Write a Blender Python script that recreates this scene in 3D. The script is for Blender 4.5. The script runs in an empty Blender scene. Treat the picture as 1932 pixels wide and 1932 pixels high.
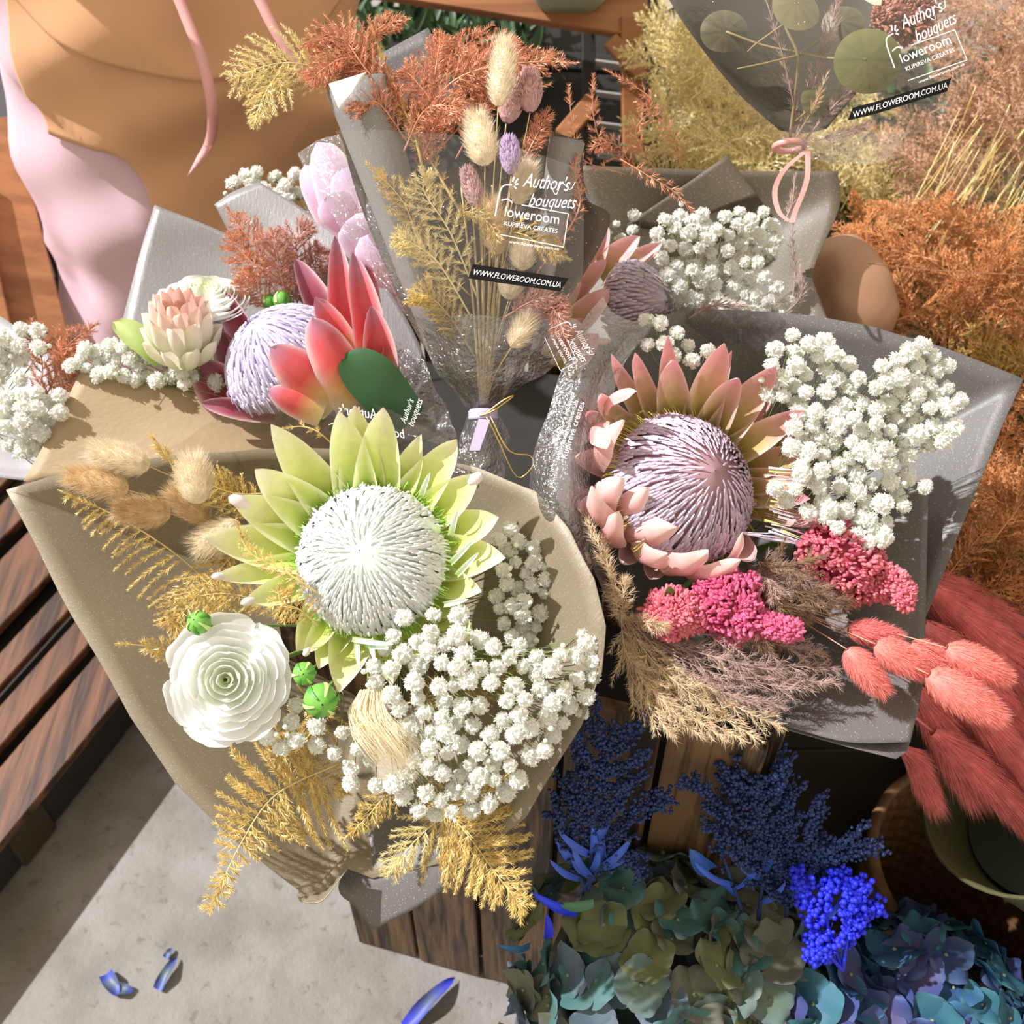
import bpy, math, random
from mathutils import Vector, Matrix, noise
random.seed(7)
SC = bpy.context.scene
COL = SC.collection
PI = math.pi
# ---------------------------------------------------------------- camera
PITCH = math.radians(47); EYE = Vector((0, 0, 1.55)); FPX = 2071.0
RT = Vector((1, 0, 0)); UP = Vector((0, math.sin(PITCH), math.cos(PITCH))); FW = Vector((0, math.cos(PITCH), -math.sin(PITCH)))
cam_data = bpy.data.cameras.new('camera'); cam = bpy.data.objects.new('camera', cam_data); COL.objects.link(cam)
cam.location = EYE; cam.rotation_euler = (PI/2 - PITCH, 0, 0)
cam_data.sensor_width = 36; cam_data.lens = 36*FPX/1932; cam_data.clip_start = .02
SC.camera = cam
cam_data.dof.use_dof = True; cam_data.dof.focus_distance = .90; cam_data.dof.aperture_fstop = 9
# ---------------------------------------------------------------- light
world = bpy.data.worlds.new('sky_fill'); SC.world = world; world.use_nodes = True
world.node_tree.nodes['Background'].inputs[0].default_value = (1.0, .89, .73, 1)
world.node_tree.nodes['Background'].inputs[1].default_value = .95
sun_data = bpy.data.lights.new('sun', 'SUN'); sun_data.energy = 6.6; sun_data.angle = math.radians(.8); sun_data.color = (.98, .965, 1.0)
sun = bpy.data.objects.new('sun', sun_data); COL.objects.link(sun)
SUN_FROM = Vector((-.74, .14, .84)).normalized()
sun.rotation_euler = SUN_FROM.to_track_quat('Z', 'Y').to_euler(); sun.location = (-2, 1, 4)
SC.view_settings.view_transform = 'Standard'; SC.view_settings.look = 'None'; SC.view_settings.gamma = 1
SC.view_settings.use_curve_mapping = False; SC.view_settings.exposure = .0
# ---------------------------------------------------------------- helpers
def at(px, py, d):
    "the point of the room d metres deep behind pixel px,py"
    return EYE + d*(FW + RT*((px-966)/FPX) - UP*((py-966)/FPX))
def cdir(r, u, b): return (RT*r + UP*u - FW*b).normalized()
def rnd(a, b): return random.uniform(a, b)
def rvec(s=1): return Vector((rnd(-s, s), rnd(-s, s), rnd(-s, s)))
MATS = {}
def mat(name, col, rough=.6, metal=0, var=0, nscale=30, bump=0, bscale=300, transl=0, sparkle=0, attr=False, coat=0, stretch=(1,1,1), tcol=None, spec=.5):
    if name in MATS: return MATS[name]
    m = bpy.data.materials.new(name); m.use_nodes = True; nt = m.node_tree; N = nt.nodes; Lk = nt.links
    p = N['Principled BSDF']; out = N['Material Output']
    c4 = (*col, 1)
    p.inputs['Base Color'].default_value = c4; p.inputs['Roughness'].default_value = rough; p.inputs['Metallic'].default_value = metal
    p.inputs['Specular IOR Level'].default_value = spec
    if coat: p.inputs['Coat Weight'].default_value = coat; p.inputs['Coat Roughness'].default_value = .15
    src = None
    if attr:
        a = N.new('ShaderNodeAttribute'); a.attribute_name = 'Col'; src = a.outputs['Color']
    if var or bump:
        tc = N.new('ShaderNodeTexCoord'); mp = N.new('ShaderNodeMapping'); mp.inputs['Scale'].default_value = stretch
        Lk.new(tc.outputs['Object'], mp.inputs['Vector'])
    if var:
        nz = N.new('ShaderNodeTexNoise'); nz.inputs['Scale'].default_value = nscale; nz.inputs['Detail'].default_value = 4
        Lk.new(mp.outputs[0], nz.inputs['Vector'])
        mr = N.new('ShaderNodeMapRange'); mr.inputs[1].default_value = .3; mr.inputs[2].default_value = .7
        mr.inputs[3].default_value = 1-var; mr.inputs[4].default_value = 1+var; Lk.new(nz.outputs[0], mr.inputs[0])
        vm = N.new('ShaderNodeVectorMath'); vm.operation = 'SCALE'; Lk.new(mr.outputs[0], vm.inputs['Scale'])
        if src: Lk.new(src, vm.inputs[0])
        else: vm.inputs[0].default_value = col
        src = vm.outputs[0]
    if src: Lk.new(src, p.inputs['Base Color'])
    if bump:
        nb = N.new('ShaderNodeTexNoise'); nb.inputs['Scale'].default_value = bscale; nb.inputs['Detail'].default_value = 3
        Lk.new(mp.outputs[0], nb.inputs['Vector'])
        bm_ = N.new('ShaderNodeBump'); bm_.inputs['Strength'].default_value = bump; bm_.inputs['Distance'].default_value = .001
        Lk.new(nb.outputs[0], bm_.inputs['Height']); Lk.new(bm_.outputs[0], p.inputs['Normal'])
    if sparkle:
        tc2 = N.new('ShaderNodeTexCoord'); vo = N.new('ShaderNodeTexVoronoi'); vo.inputs['Scale'].default_value = sparkle
        Lk.new(tc2.outputs['Object'], vo.inputs['Vector'])
        lt = N.new('ShaderNodeMath'); lt.operation = 'LESS_THAN'; lt.inputs[1].default_value = .16; Lk.new(vo.outputs['Distance'], lt.inputs[0])
        sp = N.new('ShaderNodeSeparateColor'); Lk.new(vo.outputs['Color'], sp.inputs[0])
        gt = N.new('ShaderNodeMath'); gt.operation = 'GREATER_THAN'; gt.inputs[1].default_value = .72; Lk.new(sp.outputs[0], gt.inputs[0])
        mu = N.new('ShaderNodeMath'); mu.operation = 'MULTIPLY'; Lk.new(lt.outputs[0], mu.inputs[0]); Lk.new(gt.outputs[0], mu.inputs[1])
        mx = N.new('ShaderNodeMix'); mx.data_type = 'RGBA'; Lk.new(mu.outputs[0], mx.inputs[0])
        if src: Lk.new(src, mx.inputs[6])
        else: mx.inputs[6].default_value = c4
        mx.inputs[7].default_value = (.95, .95, .98, 1); Lk.new(mx.outputs[2], p.inputs['Base Color'])
    if transl:
        t = N.new('ShaderNodeBsdfTranslucent'); ms = N.new('ShaderNodeMixShader'); ms.inputs[0].default_value = transl
        if tcol: t.inputs[0].default_value = (*tcol, 1)
        elif src: Lk.new(src, t.inputs[0])
        else: t.inputs[0].default_value = c4
        Lk.new(p.outputs[0], ms.inputs[1]); Lk.new(t.outputs[0], ms.inputs[2]); Lk.new(ms.outputs[0], out.inputs[0])
    MATS[name] = m; return m
def film(name, gloss=.12, milky=.04, tint=(.97, .97, .98), rough=.12, wr=60):
    m = bpy.data.materials.new(name); m.use_nodes = True; nt = m.node_tree; N = nt.nodes; Lk = nt.links
    N.remove(N['Principled BSDF']); out = N['Material Output']
    tr = N.new('ShaderNodeBsdfTransparent'); tr.inputs[0].default_value = (*tint, 1)
    gl = N.new('ShaderNodeBsdfGlossy'); gl.inputs['Roughness'].default_value = rough
    df = N.new('ShaderNodeBsdfDiffuse'); df.inputs[0].default_value = (.8, .8, .85, 1)
    tc = N.new('ShaderNodeTexCoord'); nz = N.new('ShaderNodeTexNoise'); nz.inputs['Scale'].default_value = wr; nz.inputs['Detail'].default_value = 3; nz.inputs['Distortion'].default_value = 1.5
    Lk.new(tc.outputs['Object'], nz.inputs['Vector'])
    bp = N.new('ShaderNodeBump'); bp.inputs['Strength'].default_value = .9; bp.inputs['Distance'].default_value = .004
    Lk.new(nz.outputs[0], bp.inputs['Height']); Lk.new(bp.outputs[0], gl.inputs['Normal'])
    lw = N.new('ShaderNodeLayerWeight'); lw.inputs[0].default_value = .35; Lk.new(bp.outputs[0], lw.inputs['Normal'])
    mr = N.new('ShaderNodeMapRange'); mr.inputs[3].default_value = gloss*.5; mr.inputs[4].default_value = min(.9, gloss*3.2); Lk.new(lw.outputs['Fresnel'], mr.inputs[0])
    m1 = N.new('ShaderNodeMixShader'); m1.inputs[0].default_value = milky; Lk.new(tr.outputs[0], m1.inputs[1]); Lk.new(df.outputs[0], m1.inputs[2])
    m2 = N.new('ShaderNodeMixShader'); Lk.new(mr.outputs[0], m2.inputs[0]); Lk.new(m1.outputs[0], m2.inputs[1]); Lk.new(gl.outputs[0], m2.inputs[2])
    Lk.new(m2.outputs[0], out.inputs[0]); return m
def wood(name, c1, c2, scale=18, axis='X', rough=.55):
    m = bpy.data.materials.new(name); m.use_nodes = True; nt = m.node_tree; N = nt.nodes; Lk = nt.links; p = N['Principled BSDF']
    tc = N.new('ShaderNodeTexCoord'); mp = N.new('ShaderNodeMapping')
    mp.inputs['Scale'].default_value = {'X': (.07, 1, 1), 'Y': (1, .07, 1), 'Z': (1, 1, .07)}[axis]
    Lk.new(tc.outputs['Object'], mp.inputs[0])
    nz = N.new('ShaderNodeTexNoise'); nz.inputs['Scale'].default_value = scale*4; nz.inputs['Detail'].default_value = 6; nz.inputs['Distortion'].default_value = .6; Lk.new(mp.outputs[0], nz.inputs[0])
    n2 = N.new('ShaderNodeTexNoise'); n2.inputs['Scale'].default_value = scale; n2.inputs['Distortion'].default_value = 1; Lk.new(mp.outputs[0], n2.inputs[0])
    ad = N.new('ShaderNodeMath'); ad.operation = 'MULTIPLY_ADD'; ad.inputs[1].default_value = .45; Lk.new(nz.outputs[0], ad.inputs[0]); Lk.new(n2.outputs[0], ad.inputs[2])
    cr = N.new('ShaderNodeValToRGB'); cr.color_ramp.elements[0].position = .60; cr.color_ramp.elements[1].position = .82
    cr.color_ramp.elements[0].color = (*c2, 1); cr.color_ramp.elements[1].color = (*c1, 1)
    Lk.new(ad.outputs[0], cr.inputs[0]); Lk.new(cr.outputs[0], p.inputs[0]); p.inputs['Roughness'].default_value = rough
    bp = N.new('ShaderNodeBump'); bp.inputs['Strength'].default_value = .5; bp.inputs['Distance'].default_value = .002; Lk.new(nz.outputs[0], bp.inputs['Height']); Lk.new(bp.outputs[0], p.inputs['Normal'])
    return m
def tag(o, label=None, cat=None, group=None, kind=None):
    if label: o['label'] = label
    if cat: o['category'] = cat
    if group: o['group'] = group
    if kind: o['kind'] = kind
    return o
def thing(name, label, cat, loc, group=None):
    o = bpy.data.objects.new(name, None); COL.objects.link(o); o.location = loc; o.empty_display_size = .02
    return tag(o, label, cat, group)
def wloc(o):
    l = Vector(o.location)
    while o.parent: o = o.parent; l += Vector(o.location)
    return l
class MB:
    "collects faces in room coordinates; build() links them as one mesh object"
    def __init__(s): s.V = []; s.F = []; s.C = []; s.M = []
    def add(s, V, F, c=None, mi=0):
        o = len(s.V); s.V.extend(V); s.F.extend([tuple(i+o for i in f) for f in F]); s.M.extend([mi]*len(F))
        if c is not None:
            s.C.extend(c if isinstance(c, list) else [c]*len(V))
        return s
    def build(s, name, mt, parent=None, smooth=True, loc=None, solid=0, label=None):
        L = wloc(parent) if parent else (Vector(loc) if loc is not None else Vector((0, 0, 0)))
        me = bpy.data.meshes.new(name); me.from_pydata([Vector(v)-L for v in s.V], [], s.F)
        for q in (mt if isinstance(mt, (list, tuple)) else [mt]): me.materials.append(q)
        if any(s.M): me.polygons.foreach_set('material_index', s.M)
        if smooth: me.polygons.foreach_set('use_smooth', [True]*len(s.F))
        if s.C and len(s.C) == len(s.V):
            ca = me.color_attributes.new('Col', 'FLOAT_COLOR', 'POINT'); fl = []
            for c in s.C: fl.extend((c[0], c[1], c[2], 1))
            ca.data.foreach_set('color', fl)
        me.update()
        o = bpy.data.objects.new(name, me); COL.objects.link(o)
        if parent: o.parent = parent
        else: o.location = L
        if solid:
            md = o.modifiers.new('thickness', 'SOLIDIFY'); md.thickness = solid; md.offset = 0
        if label: o['label'] = label
        return o
def place(name, me, M, parent, label=None):
    "one more object using mesh me, world matrix M"
    o = bpy.data.objects.new(name, me); COL.objects.link(o)
    if parent: o.parent = parent; M = Matrix.Translation(-wloc(parent)) @ M
    o.matrix_basis = M
    if label: o['label'] = label
    return o
def lerp(a, b, t): return a+(b-a)*t
def lc(a, b, t): t = max(0, min(1, t)); return tuple(a[i]+(b[i]-a[i])*t for i in range(3))
def cr(P, n):
    "catmull-rom through P, n+1 points"
    P = [Vector(p) for p in P]
    if len(P) == 2: return [P[0].lerp(P[1], i/n) for i in range(n+1)]
    Q = [P[0]*2-P[1]]+P+[P[-1]*2-P[-2]]; out = []
    for i in range(n+1):
        s = i/n*(len(P)-1); k = min(int(s), len(P)-2); t = s-k
        a, b, c, d = Q[k:k+4]
        out.append(.5*((2*b)+(c-a)*t+(2*a-5*b+4*c-d)*t*t+(3*b-a-3*c+d)*t**3))
    return out
def frame(A, ref=None):
    A = A.normalized(); r = ref or (Vector((0, 0, 1)) if abs(A.z) < .9 else Vector((1, 0, 0)))
    X = r.cross(A).normalized(); return X, A.cross(X).normalized(), A
def tube(mb, P, r0, r1=None, seg=6, c=None, cap=True):
    r1 = r0 if r1 is None else r1; n = len(P); V = []; F = []
    prev = None
    for i, p in enumerate(P):
        T = (P[min(i+1, n-1)]-P[max(i-1, 0)])
        if T.length < 1e-9: T = Vector((0, 0, 1))
        T.normalize()
        if prev is None: X, Y, _ = frame(T)
        else:
            X = (prev-T*prev.dot(T)).normalized(); Y = T.cross(X)
        prev = X; r = lerp(r0, r1, i/max(1, n-1))
        for k in range(seg):
            a = 2*PI*k/seg; V.append(p+X*math.cos(a)*r+Y*math.sin(a)*r)
    for i in range(n-1):
        for k in range(seg):
            a = i*seg+k; b = i*seg+(k+1) % seg; F.append((a, b, b+seg, a+seg))
    if cap: F.append(tuple(range(seg-1, -1, -1))); F.append(tuple(range((n-1)*seg, n*seg)))
    return mb.add(V, F, c)
def lathe(mb, O, A, prof, seg=24, c=None, sx=1, sy=1, cf=None, wob=0):
    X, Y, A = frame(A); V = []; F = []; C = []
    for j, (r, h) in enumerate(prof):
        for k in range(seg):
            a = 2*PI*k/seg; w = 1+(wob*noise.noise(Vector((math.cos(a)*1.5, math.sin(a)*1.5, j*.3))) if wob else 0)
            V.append(O+A*h+X*math.cos(a)*r*sx*w+Y*math.sin(a)*r*sy*w)
            if cf: C.append(cf(j/(len(prof)-1), a))
    for j in range(len(prof)-1):
        for k in range(seg):
            a = j*seg+k; b = j*seg+(k+1) % seg; F.append((a, b, b+seg, a+seg))
    return mb.add(V, F, C if cf else c)
def box(mb, O, X, Y, Z, c=None, bev=0):
    "box at centre O with half-axes X Y Z, chamfered along its edges"
    V = []; F = []
    b = bev/max(X.length, 1e-6); b2 = bev/max(Y.length, 1e-6); b3 = bev/max(Z.length, 1e-6)
    if not bev:
        for z in (-1, 1):
            for y in (-1, 1):
                for x in (-1, 1): V.append(O+X*x+Y*y+Z*z)
        F = [(0, 2, 3, 1), (4, 5, 7, 6), (0, 1, 5, 4), (2, 6, 7, 3), (0, 4, 6, 2), (1, 3, 7, 5)]
        return mb.add(V, F, c)
    ring = [(-1+b, -1), (1-b, -1), (1, -1+b2), (1, 1-b2), (1-b, 1), (-1+b, 1), (-1, 1-b2), (-1, -1+b2)]
    for z, s in ((-1, 1-bev*.9/max(min(X.length, Y.length), 1e-6)), (-1+b3, 1), (1-b3, 1), (1, 1-bev*.9/max(min(X.length, Y.length), 1e-6))):
        for x, y in ring: V.append(O+X*x*s+Y*y*s+Z*z)
    for j in range(3):
        for k in range(8):
            a = j*8+k; q = j*8+(k+1) % 8; F.append((a, q, q+8, a+8))
    F.append(tuple(range(7, -1, -1))); F.append(tuple(range(24, 32)))
    return mb.add(V, F, c)
def plank(mb, p0, p1, w, t, N):
    D = (p1-p0); T = D.normalized(); S = T.cross(N).normalized(); Nn = S.cross(T)
    return box(mb, (p0+p1)/2, S*(w/2), Nn*(t/2), D/2, bev=.0022)
def sheet(mb, rows, nu=24, nv=24, wr=0, ws=6, c=None, seed=0):
    "smooth surface through rows of points"
    R = [cr(r, nu) for r in rows]; V = []; F = []
    cols = [cr([R[j][i] for j in range(len(R))], nv) for i in range(nu+1)]
    for i in range(nu+1):
        for j in range(nv+1):
            p = cols[i][j]
            if wr:
                q = p*ws+Vector((seed, 0, 0)); p = p+Vector((noise.noise(q), noise.noise(q+Vector((9, 3, 1))), noise.noise(q+Vector((4, 7, 5)))))*wr
            V.append(p)
    for i in range(nu):
        for j in range(nv):
            a = i*(nv+1)+j; F.append((a, a+1, a+nv+2, a+nv+1))
    return mb.add(V, F, c)
def cone(mb, apex, rim, sag=.25, rings=14, dens=5, wr=.003, ws=14, closed=True, power=1.0, pull=None, seed=0):
    "a flared paper cone from a deep apex to a rim polygon"
    pts = []; n = len(rim)
    for i in range(n if closed else n-1):
        a = rim[i]; b = rim[(i+1) % n]
        for k in range(dens): pts.append(a.lerp(b, k/dens))
    if not closed: pts.append(rim[-1])
    m = len(pts); V = []; F = []
    for j in range(rings+1):
        t = (j/rings)
        for i, p in enumerate(pts):
            tt = t**power
            q = apex.lerp(p, .06+.94*tt)
            q = q+(pull or FW)*(sag*math.sin(PI*t**.8)*(p-apex).length*.35)
            z = q*ws+Vector((seed, 0, 0)); q = q+Vector((noise.noise(z), noise.noise(z+Vector((5, 2, 1))), noise.noise(z+Vector((3, 8, 2)))))*wr
            V.append(q)
    for j in range(rings):
        for i in range(m if closed else m-1):
            a = j*m+i; b = j*m+(i+1) % m; F.append((a, b, b+m, a+m))
    return mb.add(V, F)
def petal(mb, B, T, N, w, lift=.12, cup=.3, curl=0, nu=12, nv=6, cols=None, edge=None, wob=.03, pw=.62, tipw=0):
    D = T-B; L = D.length; D.normalize(); S = D.cross(N).normalized(); N = S.cross(D).normalized()
    V = []; F = []; C = []; ph = rnd(0, 9)
    for i in range(nu+1):
        t = i/nu; f = ((1-t)**pw)*(.72+.95*t)/.92+tipw*t*(1-t)
        if i == nu: f = .03
        P = B+D*L*t+N*L*(lift*math.sin(PI*t*.9)+curl*max(0, t-.72)**2*6)-D*L*abs(curl)*max(0, t-.8)**2*3
        for j in range(nv+1):
            s = j/nv*2-1
            h = cup*w*f*(s*s)+wob*w*math.sin(ph+t*9+s*2)*abs(s)
            V.append(P+S*(w/2*f*s*(1-cup*.25*s*s))+N*h)
            if cols:
                k = t*(len(cols)-1); a = min(int(k), len(cols)-2); c = lc(cols[a], cols[a+1], k-a)
                if edge: c = lc(c, edge, max(0, (abs(s)-.62)/.38)**1.5*.9)
                C.append(c)
    for i in range(nu):
        for j in range(nv):
            a = i*(nv+1)+j; F.append((a, a+1, a+nv+2, a+nv+1))
    return mb.add(V, F, C if cols else None)
def blade(mb, P, D, L, w, c=None):
    "a thin tapering hair"
    S = D.cross(rvec()).normalized()*w*.5
    return mb.add([P-S, P+S, P+D*L], [(0, 1, 2)], c)
# ---------------------------------------------------------------- plant builders
def bristles(mb, O, A, R, H, n, c_tip, c_mid, c_base, w=.0021, p=1.25, lift=.002, tmin=.03, low=.25, skew=(0, 0)):
    "the thatch of styles on a king protea's dome"
    X, Y, A = frame(A)
    def pos(t, ph, out=0):
        tt = min(t, 1.0); r = R*(math.sin(tt*PI/2)**.9)
        z = H*(1-tt**p)
        if t > 1: z -= (t-1)*R*1.2; r = R*(1-(t-1)*.9)
        k = (1-tt)
        return O+A*z+(X*math.cos(ph)+Y*math.sin(ph))*(r+out)+X*skew[0]*k*R+Y*skew[1]*k*R
    V = []
    for i in range(n):
        u = (i+.5)/n; t0 = tmin+(.93-tmin)*u**.58; ph = i*2.39996+rnd(-.06, .06)
        t1 = t0+low*(.55+.6*t0)+rnd(-.03, .05); S = (-X*math.sin(ph)+Y*math.cos(ph))
        seg = 5; vv = []; cc = []; ww = w*(.55+.6*t0)
        for k in range(seg+1):
            s = k/seg; t = lerp(t0, t1, s); o = lift*(1-s)**1.2*rnd(.8, 1.3)
            P = pos(t, ph, o)+A*lift*.6*(1-s); wd = ww*(.55 if k == 0 else (1 if k < 4 else .6))*.5
            N = (P-(O-A*R*.6)).normalized()
            vv += [P-S*wd, P+N*wd*1.3, P+S*wd]
            c = lc(c_tip, c_mid, s*2.2) if s < .45 else lc(c_mid, c_base, (s-.45)/.55*(max(0, t1-.8)/.4))
            b = .93+.07*math.sin(i*1.7); cc += [tuple(q*b for q in c)]*3
        ff = [(0, 2, 1)]
        for k in range(seg):
            a = k*3; ff += [(a, a+1, a+4, a+3), (a+1, a+2, a+5, a+4)]
        mb.add(vv, ff, cc)
    for i in range(int(n*.13)):
        ph = i*2.39996; u = X*math.cos(ph)+Y*math.sin(ph); a = pos(rnd(.72, .9), ph, lift); b = O+u*R*rnd(1.0, 1.1)+A*rnd(-.004, .012)
        tube(mb, cr([a, a.lerp(b, .55)+A*lift*1.5, b], 4), w*.42, w*.30, 4, c_mid, cap=False)
        mb.C = mb.C
    return pos
def dome_core(mb, pos, c, k=30):
    V = []; F = []
    for j in range(13):
        t = .02+j/12*1.1
        for i in range(k): V.append(pos(t, 2*PI*i/k, -.003))
    for j in range(12):
        for i in range(k):
            a = j*k+i; b = j*k+(i+1) % k; F.append((a, b, b+k, a+k))
    mb.add(V, F, c)
def frond(name, label, cat, pts, W, mt, group=None, n=22, nl=.0055, nw=.00075, ang=52, sides=(1, 1), parts=True, N=None, dens=.0021, start=.12, prof=None, droop=.15, root=None, stemr=.0009, whorl=5, spread=.75, jit=.12, bend=-.25, hairang=1.0, tp=.75):
    "a feathery asparagus-fern frond: rachis and needle-clad side branches"
    P = cr(pts, 60); N = (N or -FW)
    top = root or thing(name, label, cat, P[0], group)
    st = MB(); tube(st, P[::2], stemr, stemr*.5, 5)
    whole = None if parts else st
    def needles(mb, Q, dn):
        L = sum((Q[i+1]-Q[i]).length for i in range(len(Q)-1)); m = max(3, int(L/dn))
        for i in range(m):
            s = (i+rnd(0, .9))/m*(len(Q)-1); k = min(int(s), len(Q)-2); p = Q[k].lerp(Q[k+1], s-k); T = (Q[k+1]-Q[k]).normalized()
            l = nl*(1-.55*(i/m)**2)*rnd(.75, 1.2)
            for _ in range(whorl):
                D = (T*hairang+rvec().normalized()*spread+N*.12).normalized()
                blade(mb, p, D, l, nw)
    for i in range(n):
        for sd in (-1, 1):
            if not sides[(sd+1)//2]: continue
            t = start+(1-start)*(i+.5*(sd > 0))/n+rnd(-.008, .008)
            if t > .985: continue
            k = int(t*59); p = P[k]; T = (P[min(k+2, 60)]-P[max(k-1, 0)]).normalized()
            pr = prof(t) if prof else (math.sin(PI*min(1, (t-start)/(1-start)*.93+.1))**.75*(1-.35*t))
            L = W*pr*rnd(.82, 1.1)
            if L < .004: continue
            a = math.radians(ang*(1-.25*t)); S = T.cross(N).normalized()*sd
            D = (T*math.cos(a)+S*math.sin(a)+rvec(jit)).normalized()
            Q = []
            for q in range(9):
                s = q/8; Q.append(p+D*L*s+T*(-bend)*L*s*s*.5-N*droop*L*s*s)
            mb = MB() if parts else whole
            tube(mb, Q[::2], stemr*.55, stemr*.25, 4); needles(mb, Q, dens)
            if parts: mb.build('pinna', mt, top)
    mb = MB() if parts else whole
    k0 = int(tp*60) if not parts else 48
    needles(mb, P[k0:], dens*.8)
    if parts: mb.build('frond_tip', mt, top)
    st.build('rachis' if parts else 'frond', mt, top)
    return top
def fuzz(mb, P, rad, n, hl, hw, fwd=.8, c=None, c2=None, jit=.35):
    "hairs standing off a spindle round the curve P; rad(t)"
    m = len(P)-1
    for i in range(n):
        t = rnd(0, 1)**.9; s = t*m; k = min(int(s), m-1); p = P[k].lerp(P[k+1], s-k); T = (P[k+1]-P[k]).normalized()
        X, Y, _ = frame(T); a = rnd(0, 2*PI); Rv = X*math.cos(a)+Y*math.sin(a)
        D = (Rv*(1-.3*t)+T*fwd*(1+.6*t)+rvec(jit)).normalized()
        cc = lc(c, c2, rnd(0, 1)) if c2 else c
        blade(mb, p+Rv*rad(t)*.85, D, hl*rnd(.5, 1.2)*(1+.5*t), hw, cc)
def core(mb, P, rad, c=None, seg=16):
    V = []; F = []; prev = None; m = len(P)-1
    for i, p in enumerate(P):
        T = (P[min(i+1, m)]-P[max(i-1, 0)]).normalized()
        if prev is None: X, Y, _ = frame(T)
        else: X = (prev-T*prev.dot(T)).normalized(); Y = T.cross(X)
        prev = X; r = max(rad(i/m), .0002)
        for k in range(seg):
            a = 2*PI*k/seg; w = 1+.12*noise.noise(p*400+Vector((k, 0, 0))); V.append(p+X*math.cos(a)*r*w+Y*math.sin(a)*r*w)
    for i in range(m):
        for k in range(seg):
            a = i*seg+k; b = i*seg+(k+1) % seg; F.append((a, b, b+seg, a+seg))
    mb.add(V, F, c)
def spindle(t): return math.sin(PI*(t**.8*.94+.03))**.6
def hare_tail(name, label, base, tip, r, mt, smt, stem=None, group=None, n=1100, hl=.009, cat='dried grass', sr=.0006):
    P = cr([base, base.lerp(tip, .5)+rvec(.001), tip], 14); th = thing(name, label, cat, base, group)
    rad = lambda t: r*spindle(t)
    mb = MB(); core(mb, P, lambda t: rad(t)*.86); fuzz(mb, P, rad, n, hl, .00042, fwd=.9); mb.build('seed_head', mt, th)
    if stem:
        mb = MB(); tube(mb, cr(list(stem)+[base], 14), sr, sr*.8, 5); mb.build('stem', smt, th)
    return th
def plume(name, label, pts, r, mt, n=2600, hl=.022, group=None, cat='dried grass', fwd=2.2, hw=.0006):
    P = cr(pts, 24); th = thing(name, label, cat, P[0], group)
    rad = lambda t: r*(math.sin(PI*min(1, t*.85+.12))**.7)
    mb = MB(); core(mb, P, lambda t: rad(t)*.6); fuzz(mb, P, lambda t: rad(t)*.85, n, hl, hw, fwd=fwd, jit=.35); mb.build('plume', mt, th)
    mb = MB(); b = P[0]; tube(mb, [b+(b-P[2]).normalized()*.05, b], .0016, .0012, 6); mb.build('stem', mt, th)
    return th
def blossom_mesh(seed):
    random.seed(seed); mb = MB()
    n = 46
    for i in range(n):
        z = 1-1.75*(i+.5)/n; r = math.sqrt(max(0, 1-z*z)); a = i*2.39996+rnd(-.2, .2)
        D = (Vector((r*math.cos(a), r*math.sin(a), z))+rvec(.18)).normalized(); X, Y, _ = frame(D)
        th = rnd(0, PI); S = X*math.cos(th)+Y*math.sin(th); U = S.cross(D); rr = rnd(.82, 1.08); w = rnd(.26, .4)
        B = D*.5; T1 = D*rr
        V = [B-S*w*.3, B+S*w*.3, T1*.75-S*w*.8+U*.1, T1*.78+U*-.08, T1*.75+S*w*.8+U*.1, T1-S*w+U*.2, T1*.93-S*w*.3+U*.05, T1*1.04+U*.1, T1*.93+S*w*.4+U*.02, T1+S*w+U*.22]
        F = [(0, 3, 2), (0, 1, 3), (1, 4, 3), (2, 3, 6, 5), (3, 7, 6), (3, 8, 7), (3, 4, 9, 8)]
        mb.add(V, F, (.93, .93, .88) if i < 38 else (.75, .8, .6))
    V = []; lathe(mb, Vector((0, 0, -.8)), Vector((0, 0, 1)), [(.01, -.1), (.3, .05), (.5, .45), (.62, .8)], 8, (.35, .45, .2))
    lathe(mb, Vector((0, 0, 0)), Vector((0, 0, 1)), [(.01, -.62), (.68, -.4), (.78, 0), (.66, .42), (.01, .72)], 10, (.93, .93, .87))
    me_o = mb.build('blossom', M_bloom); me = me_o.data; bpy.data.objects.remove(me_o); return me
def inpoly(x, y, P):
    c = False; n = len(P)
    for i in range(n):
        x1, y1 = P[i]; x2, y2 = P[(i+1) % n]
        if (y1 > y) != (y2 > y) and x < (x2-x1)*(y-y1)/(y2-y1)+x1: c = not c
    return c
def scatter(poly, gap, n, fixed=()):
    xs = [p[0] for p in poly]; ys = [p[1] for p in poly]; out = list(fixed)
    for _ in range(n*60):
        if len(out) >= n: break
        x = rnd(min(xs), max(xs)); y = rnd(min(ys), max(ys))
        if inpoly(x, y, poly) and all((x-a)**2+(y-b)**2 > gap*gap for a, b in out): out.append((x, y))
    return out
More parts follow.
